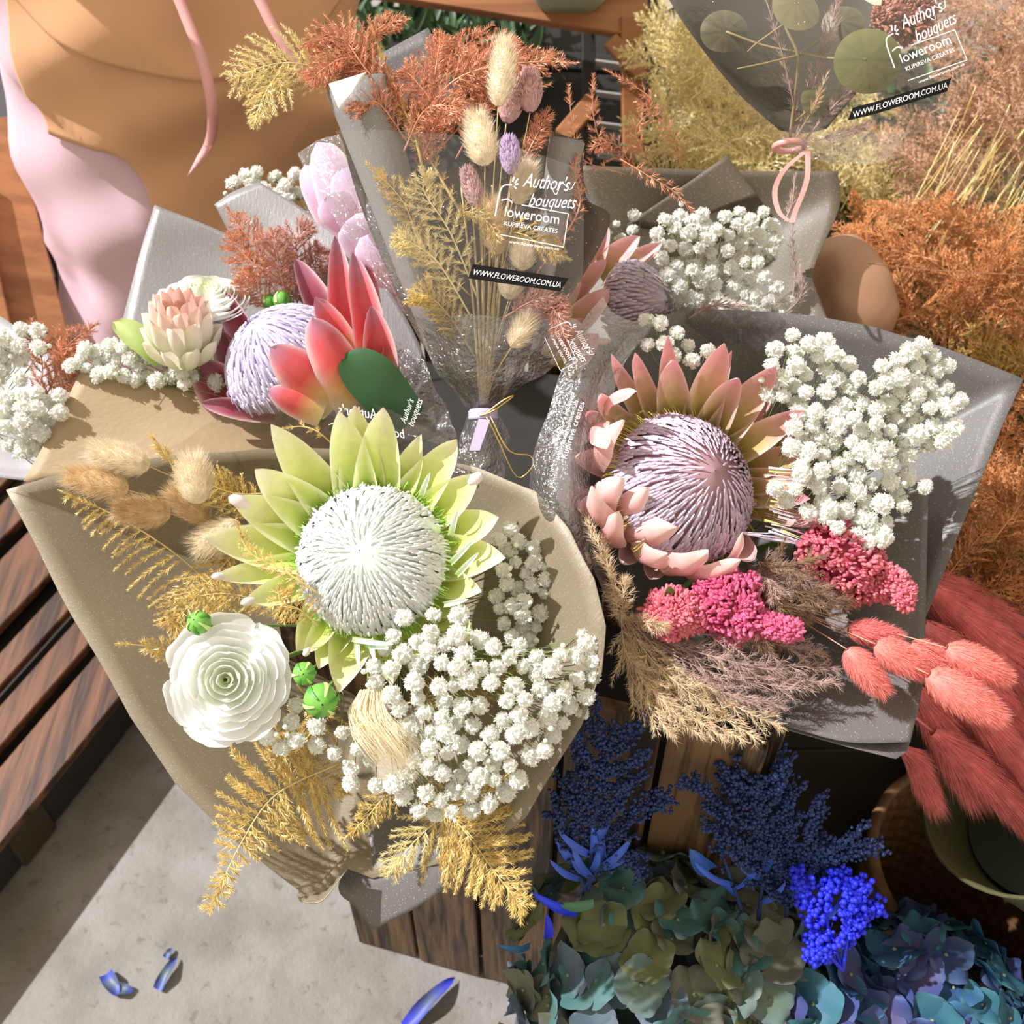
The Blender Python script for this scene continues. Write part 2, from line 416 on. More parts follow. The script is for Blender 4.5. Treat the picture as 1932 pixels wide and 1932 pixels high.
def gyps(poly, gap, n, d, dj, rpx, joint, label, group, per=9, fixed=(), bulge=0, sm=None, buds=True):
    "sprigs of baby's breath: blossoms gathered into sprigs of about nine"
    pts = scatter(poly, gap, n, fixed); cx = sum(p[0] for p in pts)/len(pts); cy = sum(p[1] for p in pts)/len(pts)
    rad = max(math.hypot(p[0]-cx, p[1]-cy) for p in pts)
    rest = [(p, d+rnd(-dj, dj)-bulge*(1-(math.hypot(p[0]-cx, p[1]-cy)/rad)**2)) for p in pts]
    while rest:
        s = min(rest, key=lambda q: q[0][0]+.6*q[0][1]); rest.sort(key=lambda q: (q[0][0]-s[0][0])**2+(q[0][1]-s[0][1])**2)
        grp = rest[:per]; rest = rest[per:]
        if len(rest) < 3: grp += rest; rest = []
        W = [at(p[0], p[1], dd) for p, dd in grp]; cen = sum(W, Vector())/len(W); J = joint.lerp(cen, .55)+rvec(.006)
        th = thing('babys_breath_sprig', label, 'flower', J, group); st = MB()
        tube(st, cr([joint, joint.lerp(J, .5)+rvec(.008), J], 8), .0008, .0006, 5)
        for w in W:
            a = rnd(0, 6); r = rpx*rnd(.80, 1.18)/FPX*(w-EYE).dot(FW)
            out = ((w-J).normalized()*.7-FW*.65+rvec(.45)).normalized(); X, Y, Z = frame(out)
            M = Matrix.Translation(w) @ Matrix((X, Y, Z)).transposed().to_4x4() @ Matrix.Rotation(a, 4, 'Z') @ Matrix.Diagonal((r, r, r*rnd(.8, 1), 1))
            place('blossom', random.choice(BLOOMS), M, th)
            e = w-out*r*.9; mid = J.lerp(e, .5)+rvec(.006)
            tube(st, cr([J, mid, e], 6), .0005, .00035, 4, cap=False)
            if buds and rnd(0, 1) < .35:
                b = w+rvec(r*1.1)+(-FW)*r*.6; q = r*rnd(.22, .34)
                lathe(bb := MB(), b, out, [(q*.1, -q), (q*.8, -q*.6), (q, 0), (q*.75, q*.7), (q*.1, q)], 8); bb.build('bud', M_bud, th)
                tube(st, [mid, b], .0003, .0003, 3, cap=False)
        st.build('stem', sm or M_gstem, th)
def lump(mb, P, rad, n, s, cols, fwd=.3):
    "crested velvet flower: crowded small tongues over a thick curve"
    m = len(P)-1
    core(mb, P, lambda t: rad(t)*.85, cols[0], 12)
    for i in range(n):
        t = rnd(0, 1); k = min(int(t*m), m-1); p = P[k].lerp(P[k+1], t*m-k); T = (P[k+1]-P[k]).normalized()
        D = (rvec().normalized()+T*.15); D = (D-T*D.dot(T)*(.9 if t < .9 else 0)).normalized(); q = p+D*rad(t)*(.94+.5*noise.noise((p+D*rad(t))*75))
        D = (D+T*fwd+rvec(.8)).normalized(); X, Y, _ = frame(D); l = s*rnd(.7, 1.4); w = s*.38
        c = lc(cols[1], cols[2], rnd(0, 1)); V = [q-D*l*.3]; F = []
        for j, (rr, hh) in enumerate(((w, 0), (w*1.15, l*.45), (w*.6, l*.85))):
            for k2 in range(5):
                a = 2*PI*k2/5+i; V.append(q+D*hh+X*math.cos(a)*rr+Y*math.sin(a)*rr*.6)
        V.append(q+D*l); F = [(0, 1+(k2+1) % 5, 1+k2) for k2 in range(5)]
        for j in range(2):
            for k2 in range(5):
                a = 1+j*5+k2; b = 1+j*5+(k2+1) % 5; F.append((a, b, b+5, a+5))
        F += [(11+k2, 11+(k2+1) % 5, 16) for k2 in range(5)]
        mb.add(V, F, c)
def ranunculus(label, O, A, R, mt, cols, stem, group=None, H=.62, layers=9, sq=1):
    th = thing('ranunculus', label, 'flower', O, group); X, Y, A = frame(A)
    for k in range(layers):
        f = k/(layers-1); rr = R*(.13+.87*f**1.0); npet = 4+int(3*f); zr = R*(H*(1-f**1.7)+.03); zb = -R*.28*f-R*.05
        for i in range(npet):
            ph = 2*PI*i/npet+k*1.1+rnd(-.15, .15); dl = (1.25-.45*f)*PI/ npet*1.35; mb = MB(); V = []; F = []; C = []
            rj = rnd(.95, 1.05); zj = rnd(-.03, .03)*R; sd = rnd(0, 50)
            nu, nv = 10, 8
            for a in range(nu+1):
                u = a/nu*2-1
                for b in range(nv+1):
                    v = b/nv
                    r = rr*rj*(.12+.88*math.sin(v*PI/2)**(.8))*(1-.05*u*u)
                    if f < .5: r *= (1-.10*max(0, v-.75)/.25*(1-f))
                    z = zb+(zr+zj-zb)*(v**(1.8-1.0*f))*(1-.16*u*u)
                    wv = .025*R*noise.noise(Vector((u*2+sd, v*2, k)))*v*(1+f)
                    g = ph+u*dl*(1-.15*(v > .8)*u*u); rad = r+wv+R*.012*u
                    V.append(O+(X*math.cos(g)+Y*math.sin(g)*sq)*rad+A*(z+wv))
                    C.append(lc(lc(cols[0], cols[1], f*1.35), cols[2], v*f*.6))
            for a in range(nu):
                for b in range(nv):
                    q = a*(nv+1)+b; F.append((q, q+1, q+nv+2, q+nv+1))
            mb.add(V, F, C); mb.build('petal', mt, th)
    mb = MB(); core(mb, cr([O-A*R*.1, O+A*R*H*.75], 6), lambda t: R*.07*(1-.5*t), cols[3], 10); mb.build('eye', M_attr, th)
    mb = MB(); tube(mb, cr([O-A*R*.2, O.lerp(stem, .5)+FW*.01, stem], 10), .0022, .002, 8); mb.build('stem', M_green, th)
    return th
def bud(label, O, A, r, stem, group=None):
    th = thing('ranunculus_bud', label, 'flower bud', O, group); X, Y, A = frame(A)
    mb = MB()
    lathe(mb, O, A, [(r*.1, -r), (r*.75, -r*.75), (r, -r*.1), (r*.88, r*.45), (r*.5, r*.8), (r*.06, r*.9)], 20, (.16, .42, .06), wob=.05)
    mb.build('calyx', M_attr, th)
    for i in range(6):
        a = 2*PI*i/6; mb = MB(); V = []; F = []; C = []
        for j in range(7):
            t = j/6; zz = -r*.4+t*r*1.32; rr = r*1.05*math.sqrt(max(0.002, 1-(zz/(r*1.02))**2)) if abs(zz) < r*1.02 else r*.06
            for s in (-1, 0, 1):
                g = a+s*.2*(1-.5*t); V.append(O+(X*math.cos(g)+Y*math.sin(g))*rr*(1.0+.03*(s == 0))+A*zz); C.append((.60, .74, .28) if i % 2 else (.06, .28, .03))
        for j in range(6):
            for s in range(2): q = j*3+s; F.append((q, q+1, q+4, q+3))
        mb.add(V, F, C); mb.build('sepal', M_attr, th)
    mb = MB(); tube(mb, cr([O-A*r*.8, O.lerp(stem, .5)+rvec(.004), stem], 8), .0011, .001, 6); mb.build('stem', M_green, th)
    return th
def leaf(mb, B, T, N, w, c, lift=.08, cup=.15, pw=.5): return petal(mb, B, T, N, w, lift=lift, cup=cup, cols=[c, c], pw=pw, wob=.02)
def text_faces(s, shear=0, bold=0, sp=1):
    cu = bpy.data.curves.new('txt', 'FONT'); cu.body = s; cu.size = 1; cu.shear = shear; cu.offset = bold; cu.space_character = sp; cu.resolution_u = 3
    o = bpy.data.objects.new('txt', cu); COL.objects.link(o); bpy.context.view_layer.update()
    me = bpy.data.meshes.new_from_object(o.evaluated_get(bpy.context.evaluated_depsgraph_get()))
    V = [(v.co.x, v.co.y) for v in me.vertices]; F = [tuple(p.vertices) for p in me.polygons]
    bpy.data.objects.remove(o); bpy.data.meshes.remove(me); bpy.data.curves.remove(cu)
    x0 = min(v[0] for v in V); x1 = max(v[0] for v in V); return [((x-x0)/(x1-x0), y/(x1-x0)) for x, y in V], F
class Print:
    "flat print on film: local frame in pixels x right y down, lying on the plane O,X,Y"
    def __init__(s, px, py, rot, d, k=1, tilt=0, mirror=False):
        a = math.radians(rot); s.px, s.py, s.c, s.s, s.d, s.k, s.t, s.m = px, py, math.cos(a), math.sin(a), d, k, tilt, -1 if mirror else 1; s.mb = MB()
        s.O = at(px, py, d)
    def w(s, x, y):
        x *= s.k*s.m; y *= s.k; u = (x*s.c-y*s.s)*s.d/FPX; v = (x*s.s+y*s.c)*s.d/FPX
        return s.O+RT*u-UP*v+FW*(s.t*v)
    def text(s, t, x, y, wd, shear=0, bold=0, ys=1, sp=1, rise=0):
        V, F = text_faces(t, shear, bold, sp); s.mb.add([s.w(x+a*wd, y-b*wd*ys-a*rise) for a, b in V], F)
    def line(s, pts, w):
        P = cr([Vector((a, b, 0)) for a, b in pts], max(1, (len(pts)-1)*6)) if len(pts) > 2 else [Vector((a, b, 0)) for a, b in pts]
        V = []; n = len(P)
        for i, p in enumerate(P):
            T = (P[min(i+1, n-1)]-P[max(i-1, 0)]).normalized(); q = Vector((-T.y, T.x, 0))*w/2; V += [s.w((p-q).x, (p-q).y), s.w((p+q).x, (p+q).y)]
        s.mb.add(V, [(2*i, 2*i+1, 2*i+3, 2*i+2) for i in range(n-1)])
    def done(s, parent, name='printed_lettering', mt=None): return s.mb.build(name, mt or M_ink, parent, smooth=False)
def logo(pr, small=True):
    pr.text("Author's", 45, -66, 92, shear=.35, bold=-.002, ys=1.55, rise=4)
    pr.text("bouquets", 62, -30, 92, shear=.35, bold=-.002, ys=1.5, rise=8)
    pr.line([(0, 0), (2, -45), (8, -62), (24, -66)], 2.6); pr.line([(8, -33), (20, -37), (30, -31)], 2.4)
    for q in ((26, -82, 24, -72), (34, -80, 29, -70), (36, -70, 30, -67), (33, -60, 28, -64)): pr.line([(q[0], q[1]), (q[2], q[3])], 3)
    pr.line([(96, -82), (112, -60), (120, -84), (138, -74), (146, -90)], 1.3)
    pr.text("loweroom", 18, -3, 108, ys=1.1); pr.text("KUPIREVA CREATES", 20, 15, 106, ys=1.0)
    for a in (((48, -30), (142, -26)), ((142, -26), (142, 40)), ((142, 40), (16, 34))): pr.line(a, 1.6)
    if small: pr.text("www.floweroom.com.ua", 34, 48, 100, ys=.9)
# ---------------------------------------------------------------- materials
PB = lambda a: a
M_attr = mat('plant_colour', (.5, .5, .5), .5, attr=True, var=.08, nscale=60)
M_petal = mat('soft_petal', (.8, .8, .8), .55, attr=True, var=.05, nscale=80, transl=.28, spec=.3)
M_bract = mat('waxy_bract', (.8, .8, .8), .42, attr=True, var=.07, nscale=90, transl=.22, bump=.12, bscale=500)
M_ran = mat('ranunculus_petal', (.9, .9, .9), .5, attr=True, transl=.45, spec=.3)
M_bloom = mat('babys_breath_petal', (.95, .95, .9), .7, attr=True, transl=.42, spec=.2)
M_bud = mat('babys_breath_bud', (.82, .86, .7), .6)
M_gstem = mat('thin_green_stem', (.22, .27, .09), .6)
M_green = mat('green_stem', (.2, .33, .08), .5, var=.15)
M_gold = mat('gold_painted_fern', (.80, .62, .24), .42, metal=.22, var=.25, nscale=120, transl=.12)
M_gold2 = mat('pale_gold_fern', (.86, .74, .38), .45, metal=.15, var=.2, nscale=120, transl=.15)
M_copper = mat('copper_painted_fern', (.70, .33, .19), .42, metal=.2, var=.25, nscale=120, transl=.1)
M_copper2 = mat('rose_copper_fern', (.60, .30, .22), .45, metal=.2, var=.2, nscale=120, transl=.1)
M_hare = mat('cream_fuzz', (.90, .80, .62), .8, var=.12, nscale=150, transl=.3, spec=.1)
M_hare2 = mat('tan_fuzz', (.80, .62, .38), .8, var=.12, nscale=150, transl=.3, spec=.1)
M_pink_seed = mat('dusty_pink_seed', (.62, .38, .36), .8, var=.2, nscale=200, transl=.2)
M_lilac_seed = mat('lilac_seed', (.66, .50, .74), .8, var=.2, nscale=200, transl=.2)
M_straw = mat('straw_stem', (.62, .48, .22), .6)
M_coral = mat('coral_fuzz', (.82, .27, .26), .85, var=.18, nscale=90, transl=.25, spec=.1)
M_coral2 = mat('salmon_fuzz', (.88, .33, .28), .85, var=.12, nscale=120, transl=.3, spec=.1)
M_pampas = mat('mauve_pampas', (.52, .37, .32), .75, var=.25, nscale=80, transl=.2, spec=.3)
M_pampas2 = mat('straw_pampas', (.74, .58, .38), .75, var=.2, nscale=80, transl=.2, spec=.3)
M_pampas3 = mat('brown_pampas', (.30, .19, .11), .75, var=.25, nscale=80, transl=.15, spec=.3)
M_blue_shaded = mat('shaded_dyed_blue_seed', (.012, .032, .13), .6, var=.3, nscale=60)  # shaded copy of the blue, the shade held in its colour
M_blue_lit = mat('sunlit_blue_seed', (.015, .025, .72), .6, var=.15, nscale=60)  # lit copy of the same blue, sunlight put into the colour
M_paperA = mat('beige_pearl_paper', (.275, .225, .150), .5, metal=.1, var=.03, nscale=6, bump=.35, bscale=110, stretch=(1, 4, 1), sparkle=800, transl=.12)
M_paperG = mat('grey_pearl_paper', (.145, .137, .130), .5, metal=.12, var=.03, nscale=6, bump=.25, bscale=110, stretch=(4, 1, 1), sparkle=800, transl=.08)
M_paperL = mat('light_grey_pearl_paper', (.27, .26, .25), .45, metal=.15, var=.03, nscale=6, bump=.25, bscale=110, stretch=(4, 1, 1), sparkle=800, transl=.1)
M_paperT = mat('tan_kraft_paper', (.46, .34, .20), .6, var=.03, bump=.45, bscale=120, stretch=(1, 1, 4), transl=.2)
M_paperO = mat('olive_brown_paper', (.13, .105, .07), .5, var=.04, bump=.2, bscale=110, sparkle=800, transl=.05)
M_paperW = mat('white_paper', (.85, .82, .74), .6, transl=.15)
Z = Vector((0, 0, 1)); M_void = mat('shade_black_board', (.035, .028, .015), .7, var=.25, nscale=12)  # near-black board colour that stands in for deep shade
M_shade = mat('shade_dark_fill', (.018, .016, .013), .6, var=.2)  # dark colour painted where crate insides and gaps lie in shade
M_film = film('cellophane', .13, .012, wr=40)
M_film2 = film('crumpled_cellophane', .40, .05, wr=140)
M_filmE = film('misty_cellophane', .09, .045, tint=(.93, .9, .86))
M_ink = mat('white_ink', (.95, .93, .93), .5)
M_black = mat('black_band', (.006, .006, .005), .6, spec=.15)
M_ribbonP = mat('pink_ribbon', (.85, .45, .42), .5, transl=.2)
M_ribbonL = mat('lilac_ribbon', (.55, .48, .72), .4)
M_goldwire = mat('gold_cord', (.8, .6, .2), .35, metal=.8)
BLOOMS = [blossom_mesh(s) for s in (1, 2, 3, 4)]; random.seed(11)
W_burnt = wood('scorched_plank', (.17, .095, .042), (.018, .010, .005), 46, 'Z')
W_left = wood('shade_darkened_plank', (.15, .060, .024), (.035, .014, .006), 30, 'Y')  # wood colour darkened to put the pallet in shade
W_orange = wood('warm_pine', (.36, .15, .05), (.24, .09, .028), 16, 'X')
# ---------------------------------------------------------------- floor
fm = bpy.data.materials.new('pitted_concrete'); fm.use_nodes = True; nt = fm.node_tree; N = nt.nodes; Lk = nt.links; p = N['Principled BSDF']
tc = N.new('ShaderNodeTexCoord'); n1 = N.new('ShaderNodeTexNoise'); n1.inputs['Scale'].default_value = 9; n1.inputs['Detail'].default_value = 8; Lk.new(tc.outputs['Object'], n1.inputs[0])
r1 = N.new('ShaderNodeValToRGB'); r1.color_ramp.elements[0].position = .35; r1.color_ramp.elements[0].color = (.18, .165, .14, 1); r1.color_ramp.elements[1].position = .65; r1.color_ramp.elements[1].color = (.27, .255, .235, 1); Lk.new(n1.outputs[0], r1.inputs[0])
n2 = N.new('ShaderNodeTexNoise'); n2.inputs['Scale'].default_value = 48; n2.inputs['Detail'].default_value = 5; n2.inputs['Distortion'].default_value = .1; n2.inputs['Roughness'].default_value = .7; Lk.new(tc.outputs['Object'], n2.inputs[0])
r2 = N.new('ShaderNodeValToRGB'); r2.color_ramp.elements[0].position = .34; r2.color_ramp.elements[0].color = (.45, .42, .38, 1); r2.color_ramp.elements[1].position = .42; r2.color_ramp.elements[1].color = (1, 1, 1, 1); Lk.new(n2.outputs[0], r2.inputs[0])
mx = N.new('ShaderNodeMix'); mx.data_type = 'RGBA'; mx.blend_type = 'MULTIPLY'; mx.inputs[0].default_value = .6; Lk.new(r1.outputs[0], mx.inputs[6]); Lk.new(r2.outputs[0], mx.inputs[7]); Lk.new(mx.outputs[2], p.inputs[0])
bp = N.new('ShaderNodeBump'); bp.inputs['Strength'].default_value = .5; bp.inputs['Distance'].default_value = .004; Lk.new(n2.outputs[0], bp.inputs['Height']); Lk.new(bp.outputs[0], p.inputs['Normal']); p.inputs['Roughness'].default_value = .75
mb = MB(); V = []; F = []
for i in range(41):
    for j in range(41): V.append(Vector((-3+i*.15, -1.5+j*.15, 0)))
for i in range(40):
    for j in range(40): a = i*41+j; F.append((a, a+41, a+42, a+1))
mb.add(V, F); tag(mb.build('floor', fm), kind='structure')
# ---------------------------------------------------------------- crates and stand
def crate(name, label, A, B, H, depth, n, mt, shade_fill=True, horizontal=False, th=.014, z0=0, gap=.006):
    "slatted wooden crate whose front runs from A to B"
    A = Vector((*A, z0)); B = Vector((*B, z0)); D = (B-A); L = D.length; D.normalize(); Nf = Vector((D.y, -D.x, 0)); Z = Vector((0, 0, 1))
    t = thing(name, label, 'crate', (A+B)/2)
    def face(P, Dir, LL, Nn):
        if horizontal:
            h = (H-gap*(n-1))/n
            for i in range(n):
                m = MB(); z = (i+.5)*h+i*gap; plank(m, P+Z*z+Dir*.001, P+Z*z+Dir*(LL-.001), h, th, Nn); m.build('plank', mt, t, smooth=False)
        else:
            nn = max(2, round(LL/(L/n))); w = (LL-gap*(nn-1))/nn
            for i in range(nn):
                m = MB(); x = (i+.5)*w+i*gap; k = rnd(-.002, .002); plank(m, P+Dir*x+Nn*k+Z*.001, P+Dir*x+Nn*k+Z*(H-rnd(0, .012)), w, th, Nn); m.build('plank', mt, t, smooth=False)
    face(A, D, L, Nf); face(A-Nf*depth, D, L, Nf); face(A-D*th*.5-Nf*.012, -Nf, depth-.024, -D); face(B+D*th*.5-Nf*.012, -Nf, depth-.024, D)
    if shade_fill:
        m = MB(); box(m, (A+B)/2-Nf*depth/2+Z*(H*.46), D*(L/2-.02), Nf*(depth/2-.02), Z*(H*.44), bev=.004); m.build('shade_fill_block', M_shade, t, smooth=False)  # solid dark block standing in for the unlit inside of the crate
    return t
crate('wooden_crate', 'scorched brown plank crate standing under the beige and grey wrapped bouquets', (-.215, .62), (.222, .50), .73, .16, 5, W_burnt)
t = thing('wooden_pallet', 'low red-brown slatted pallet on the floor at the left edge', 'pallet', (-.95, .9, 0))
pd = Vector((.403, .915, 0)); pn = Vector((-.915, .403, 0)); p0 = Vector((-.711, .702, .112))-pd*.55
for i, (o, wd) in enumerate(((0, .085), (.108, .05), (.182, .045), (.262, .10), (.392, .06), (.482, .09), (.60, .08))):
    m = MB(); a = p0+pn*(o+wd/2); plank(m, a, a+pd*1.22, wd, .016, Z); m.build('slat', W_left, t, smooth=False)
for k in (.1, .6, 1.12):
    m = MB(); a = p0+pd*k+pn*.012-Z*.058; plank(m, a, a+pn*.65, .07, .092, Z); m.build('bearer', M_void, t, smooth=False)
m = MB(); box(m, p0+pd*.61+pn*.34-Z*.07, pd*.59, pn*.32, Z*.035, bev=.003); m.build('gap_shade_board', M_shade, t, smooth=False)  # dark sheet put under the slats so their gaps look shaded
t = thing('flower_stand', 'stand with boards darkened for shade, carrying the copper and gold ferns on the right', 'stand', (.8, 1.3, 0))
for i in range(7):
    m = MB(); y = .78+i*.2; box(m, Vector((.83, y, .60)), Vector((.53, 0, 0)), Vector((0, .097, 0)), Vector((0, 0, .012)), bev=.002); m.build('top_board', M_void, t, smooth=False)
for i in range(3):
    m = MB(); box(m, Vector((.83, .70, .1+i*.195)), Vector((.53, 0, 0)), Vector((0, .01, 0)), Vector((0, 0, .095)), bev=.002); m.build('shade_front_board', M_void, t, smooth=False)  # near-black boards painted for the shaded void below the ferns
for x, y in ((.33, .74), (1.33, .74), (.33, 2.02), (1.33, 2.02)):
    m = MB(); box(m, Vector((x, y, .293)), Vector((.025, 0, 0)), Vector((0, .025, 0)), Vector((0, 0, .293)), bev=.002); m.build('leg', M_void, t, smooth=False)
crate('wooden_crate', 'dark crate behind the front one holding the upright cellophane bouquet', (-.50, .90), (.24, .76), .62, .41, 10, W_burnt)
# crate at the top of the picture: warm pine frame, inside boards blackened for shade
t = thing('display_crate', 'pine-framed crate with a slatted inside blackened for shade behind the upright bouquet', 'crate', at(1180, 300, 1.9))
def bar(p, q, w, mt, name, th=.02, d=None):
    m = MB(); a = at(*p); b = at(*q); plank(m, a, b, w, th, -FW); m.build(name, mt, t, smooth=False)
bar((660, -50, 1.72), (1216, 38, 1.72), .062, W_orange, 'top_rail'); bar((1190, 30, 1.71), (1196, 330, 1.78), .034, W_orange, 'corner_post')
bar((1228, -40, 1.74), (1234, 330, 1.80), .022, W_burnt, 'corner_post'); bar((700, 95, 1.95), (1190, 125, 1.95), .03, M_shade, 'rear_rail')
bar((1110, 62, 1.80), (1112, 330, 1.84), .022, M_shade, 'inner_post')
bar((1150, 75, 1.715), (1214, 140, 1.715), .028, W_orange, 'corner_brace', th=.01); bar((1060, 260, 1.80), (1120, 190, 1.80), .03, W_orange, 'corner_brace')
m = MB(); box(m, at(950, 190, 2.02), RT*.30, UP*.17, FW*.01, bev=.002); m.build('shade_back_board', M_shade, t, smooth=False)  # black board in place of the darkness inside this crate
M_grey = mat('grey_slat', (.42, .40, .37), .5)
for k in range(4): bar((1120, 118+k*58, 1.9), (1184, 126+k*58, 1.9), .0055, M_grey, 'slat')
m = MB(); lathe(m, at(1075, 8, 1.68), UP, [(.001, 0), (.045, 0), (.056, .012), (.066, .06), (.07, .1)], 28); o = m.build('flower_pot', mat('sage_ceramic', (.36, .42, .33), .5), loc=at(1075, 8, 1.68))
tag(o, 'sage green pot standing on the pine rail at the top edge', 'pot')
m = MB(); box(m, at(1330, 130, 2.1), RT*.10, UP*.13, FW*.05, bev=.004); o = m.build('storage_box', mat('pale_board', (.50, .44, .36), .7), smooth=False, loc=at(1330, 130, 2.1)); tag(o, 'pale box standing between the pine crate and the gold ferns', 'box')
# plank posts at the left edge
t = thing('wooden_rack', 'warm brown board rack at the left edge behind the person', 'rack', at(20, 560, 1.62))
for a, b, w in (((-30, 230, 1.72), (90, 700, 1.66), .085), ((-95, 330, 1.66), (18, 830, 1.60), .075), ((-150, 100, 1.78), (-30, 560, 1.7), .08)):
    m = MB(); plank(m, at(*a), at(*b), w, .02, (-FW+RT*.4).normalized()); m.build('board', W_orange, t, smooth=False)
m = MB(); plank(m, at(-70, 100, 1.80), at(110, 830, 1.74), .22, .01, -FW); m.build('shade_back_board', M_shade, t, smooth=False)  # dark board put in as the shade between the rack boards
# ================================================================ bouquet A : beige wrap, green-white king protea
def P3(l): return [at(*q) for q in l]
wa = thing('bouquet_wrap', 'beige pearly paper wrap around the green and white king protea bouquet', 'wrapping paper', at(700, 1250, 1.12))
m = MB(); rim = P3([(10, 925, .985), (150, 888, 1.0), (300, 862, 1.01), (480, 850, 1.01), (650, 850, 1.01), (800, 858, 1.0), (900, 882, .96), (1010, 925, .92), (1075, 1000, .89), (1122, 1090, .87), (1140, 1180, .86), (1136, 1270, .86), (1100, 1370, .87), (1040, 1465, .88), (990, 1540, .9), (900, 1610, .92), (800, 1640, .94), (700, 1660, .95), (655, 1640, .95), (600, 1702, .93), (530, 1650, .93), (440, 1580, .92), (330, 1478, .92), (240, 1350, .93), (160, 1200, .95), (85, 1060, .97)])
cone(m, at(700, 1170, 1.10), rim, sag=.22, rings=16, dens=5, wr=.0035, ws=11); m.build('paper_sheet', M_paperA, wa, solid=.0007)
m = MB(); sheet(m, [P3([(560, 1690, .94), (572, 1668, .955), (600, 1660, .965), (628, 1640, .97)]), P3([(566, 1700, .928), (590, 1690, .93), (612, 1680, .94), (645, 1650, .945)]), P3([(580, 1704, .92), (602, 1703, .918), (620, 1688, .92), (655, 1640, .93)])], 12, 8); m.build('rolled_edge', M_paperA, wa, solid=.0007)
m = MB(); sheet(m, [P3([(720, 1520, .99), (840, 1480, .99), (980, 1400, .99)]), P3([(640, 1664, .965), (790, 1600, .95), (1010, 1480, .93)]), P3([(672, 1712, .955), (800, 1650, .94), (1005, 1510, .92)]), P3([(703, 1756, .95), (830, 1683, .935), (1000, 1530, .91)])], 20, 16, wr=.001); m.build('paper_sheet', M_paperG, wa, solid=.0007)
m = MB(); sheet(m, [P3([(155, 698, 1.05), (290, 722, 1.06), (430, 748, 1.07), (560, 760, 1.08), (640, 790, 1.08)]), P3([(105, 800, 1.03), (250, 800, 1.045), (420, 810, 1.055), (560, 830, 1.06), (650, 850, 1.06)]), P3([(45, 907, 1.01), (200, 900, 1.02), (400, 890, 1.03), (560, 900, 1.03), (680, 920, 1.03)])], 24, 14, wr=.0015); m.build('paper_sheet', M_paperT, wa, solid=.0007, label='tan kraft sheet')
m = MB(); sheet(m, [P3([(310, 850, .985), (430, 782, .985), (560, 752, .985), (700, 764, .98), (800, 806, .97), (875, 850, .96)]), P3([(330, 872, .99), (440, 830, 1.0), (560, 810, 1.0), (700, 820, 1.0), (800, 850, .985), (890, 880, .965)]), P3([(380, 895, 1.01), (460, 880, 1.02), (560, 870, 1.02), (700, 870, 1.02), (800, 890, 1.0), (900, 900, .97)])], 30, 12, wr=.003, ws=25); m.build('cellophane', M_filmE, wa)
m = MB(); sheet(m, [P3([(560, 830, 1.03), (700, 840, 1.03), (840, 860, 1.02)]), P3([(600, 770, 1.04), (720, 790, 1.04), (860, 840, 1.02)])], 8, 4)
pr = Print(712, 795, 8, .972, .95, mirror=True); pr.text("Author's", 0, -4, 80, shear=.35, ys=1.3); pr.text("bouquets", -58, 26, 80, shear=.35, ys=1.2); pr.line([(-10, 10), (60, 6), (95, 20)], 1.5); pr.done(wa)
# king protea A
O = at(703, 1058, .905); A = cdir(-.10, .22, 1); R = .0595
th = thing('king_protea', 'white-centred king protea with lime green bracts in the beige wrap', 'flower', O)
m = MB(); pos = bristles(m, O, A, R, .048, 1200, (.98, .98, .97), (.92, .95, .93), (.55, .76, .36), w=.0032, p=1.3, lift=.0018, low=.30)
c_ = MB(); dome_core(c_, pos, (.62, .70, .60)); c_.build('receptacle', M_attr, th); m.build('style_dome', M_petal, th)
m = MB(); X, Y, _ = frame(A)
for i in range(230):
    a = rnd(0, 2*PI); rr = R*rnd(.9, 1.02); u = X*math.cos(a)+Y*math.sin(a); p0 = O+u*rr-A*.004; l = rnd(.006, .013)
    tube(m, cr([p0, p0+u*l*.7+A*l*.3, p0+u*l+A*l*rnd(.6, 1.0), p0+u*l*rnd(.3, .7)+A*l*1.1], 6), .00045, .0003, 3, (.36, .66, .10), cap=False)
m.build('filaments', M_attr, th)
tips = [(513, 803, -.01, 62), (480, 886, -.005, 66), (437, 940, 0, 66), (386, 1015, 0, 66), (402, 1088, .0, 40), (458, 1138, .0, 44), (560, 1225, .0, 60), (640, 775, -.015, 60), (668, 768, 0, 62), (722, 768, -.02, 62), (793, 822, .0, 44), (862, 828, -.015, 60), (905, 897, -.02, 58), (941, 975, -.015, 62), (948, 1050, -.015, 66), (908, 1118, -.02, 46), (893, 1205, .0, 60), (810, 1250, -.01, 60), (640, 1302, -.02, 62), (575, 1235, -.02, 34), (740, 1290, .0, 56), (600, 1262, .0, 50), (880, 1160, .01, 56)]
for i, (tx, ty, dz, w) in enumerate(tips):
    a = math.atan2(ty-1055, tx-700); bx, by = 700+math.cos(a)*95, 1055+math.sin(a)*95
    B = at(bx, by, .93); T = at(tx, ty, .885+dz); m = MB()
    petal(m, B, T, -FW*.9+UP*.1+rvec(.12), w*1.85/FPX*.9, lift=-.10, cup=.24, pw=.80, curl=.06 if i % 2 else .0, cols=[(.33, .52, .06), (.56, .70, .13), (.70, .78, .22), (.80, .83, .38), (.88, .80, .62)], edge=(.90, .88, .60), nu=16, nv=8)
    if i in (2, 4, 5, 12, 19):
        X2, Y2, _ = frame(T-B); q = w*.2/FPX*.9; lathe(m, T-(T-B).normalized()*q, (T-B), [(q*.5, -q*1.6), (q, -q*.2), (q*.7, q), (q*.1, q*1.5)], 10, (.86, .76, .74))
    m.build('bract', M_bract, th)
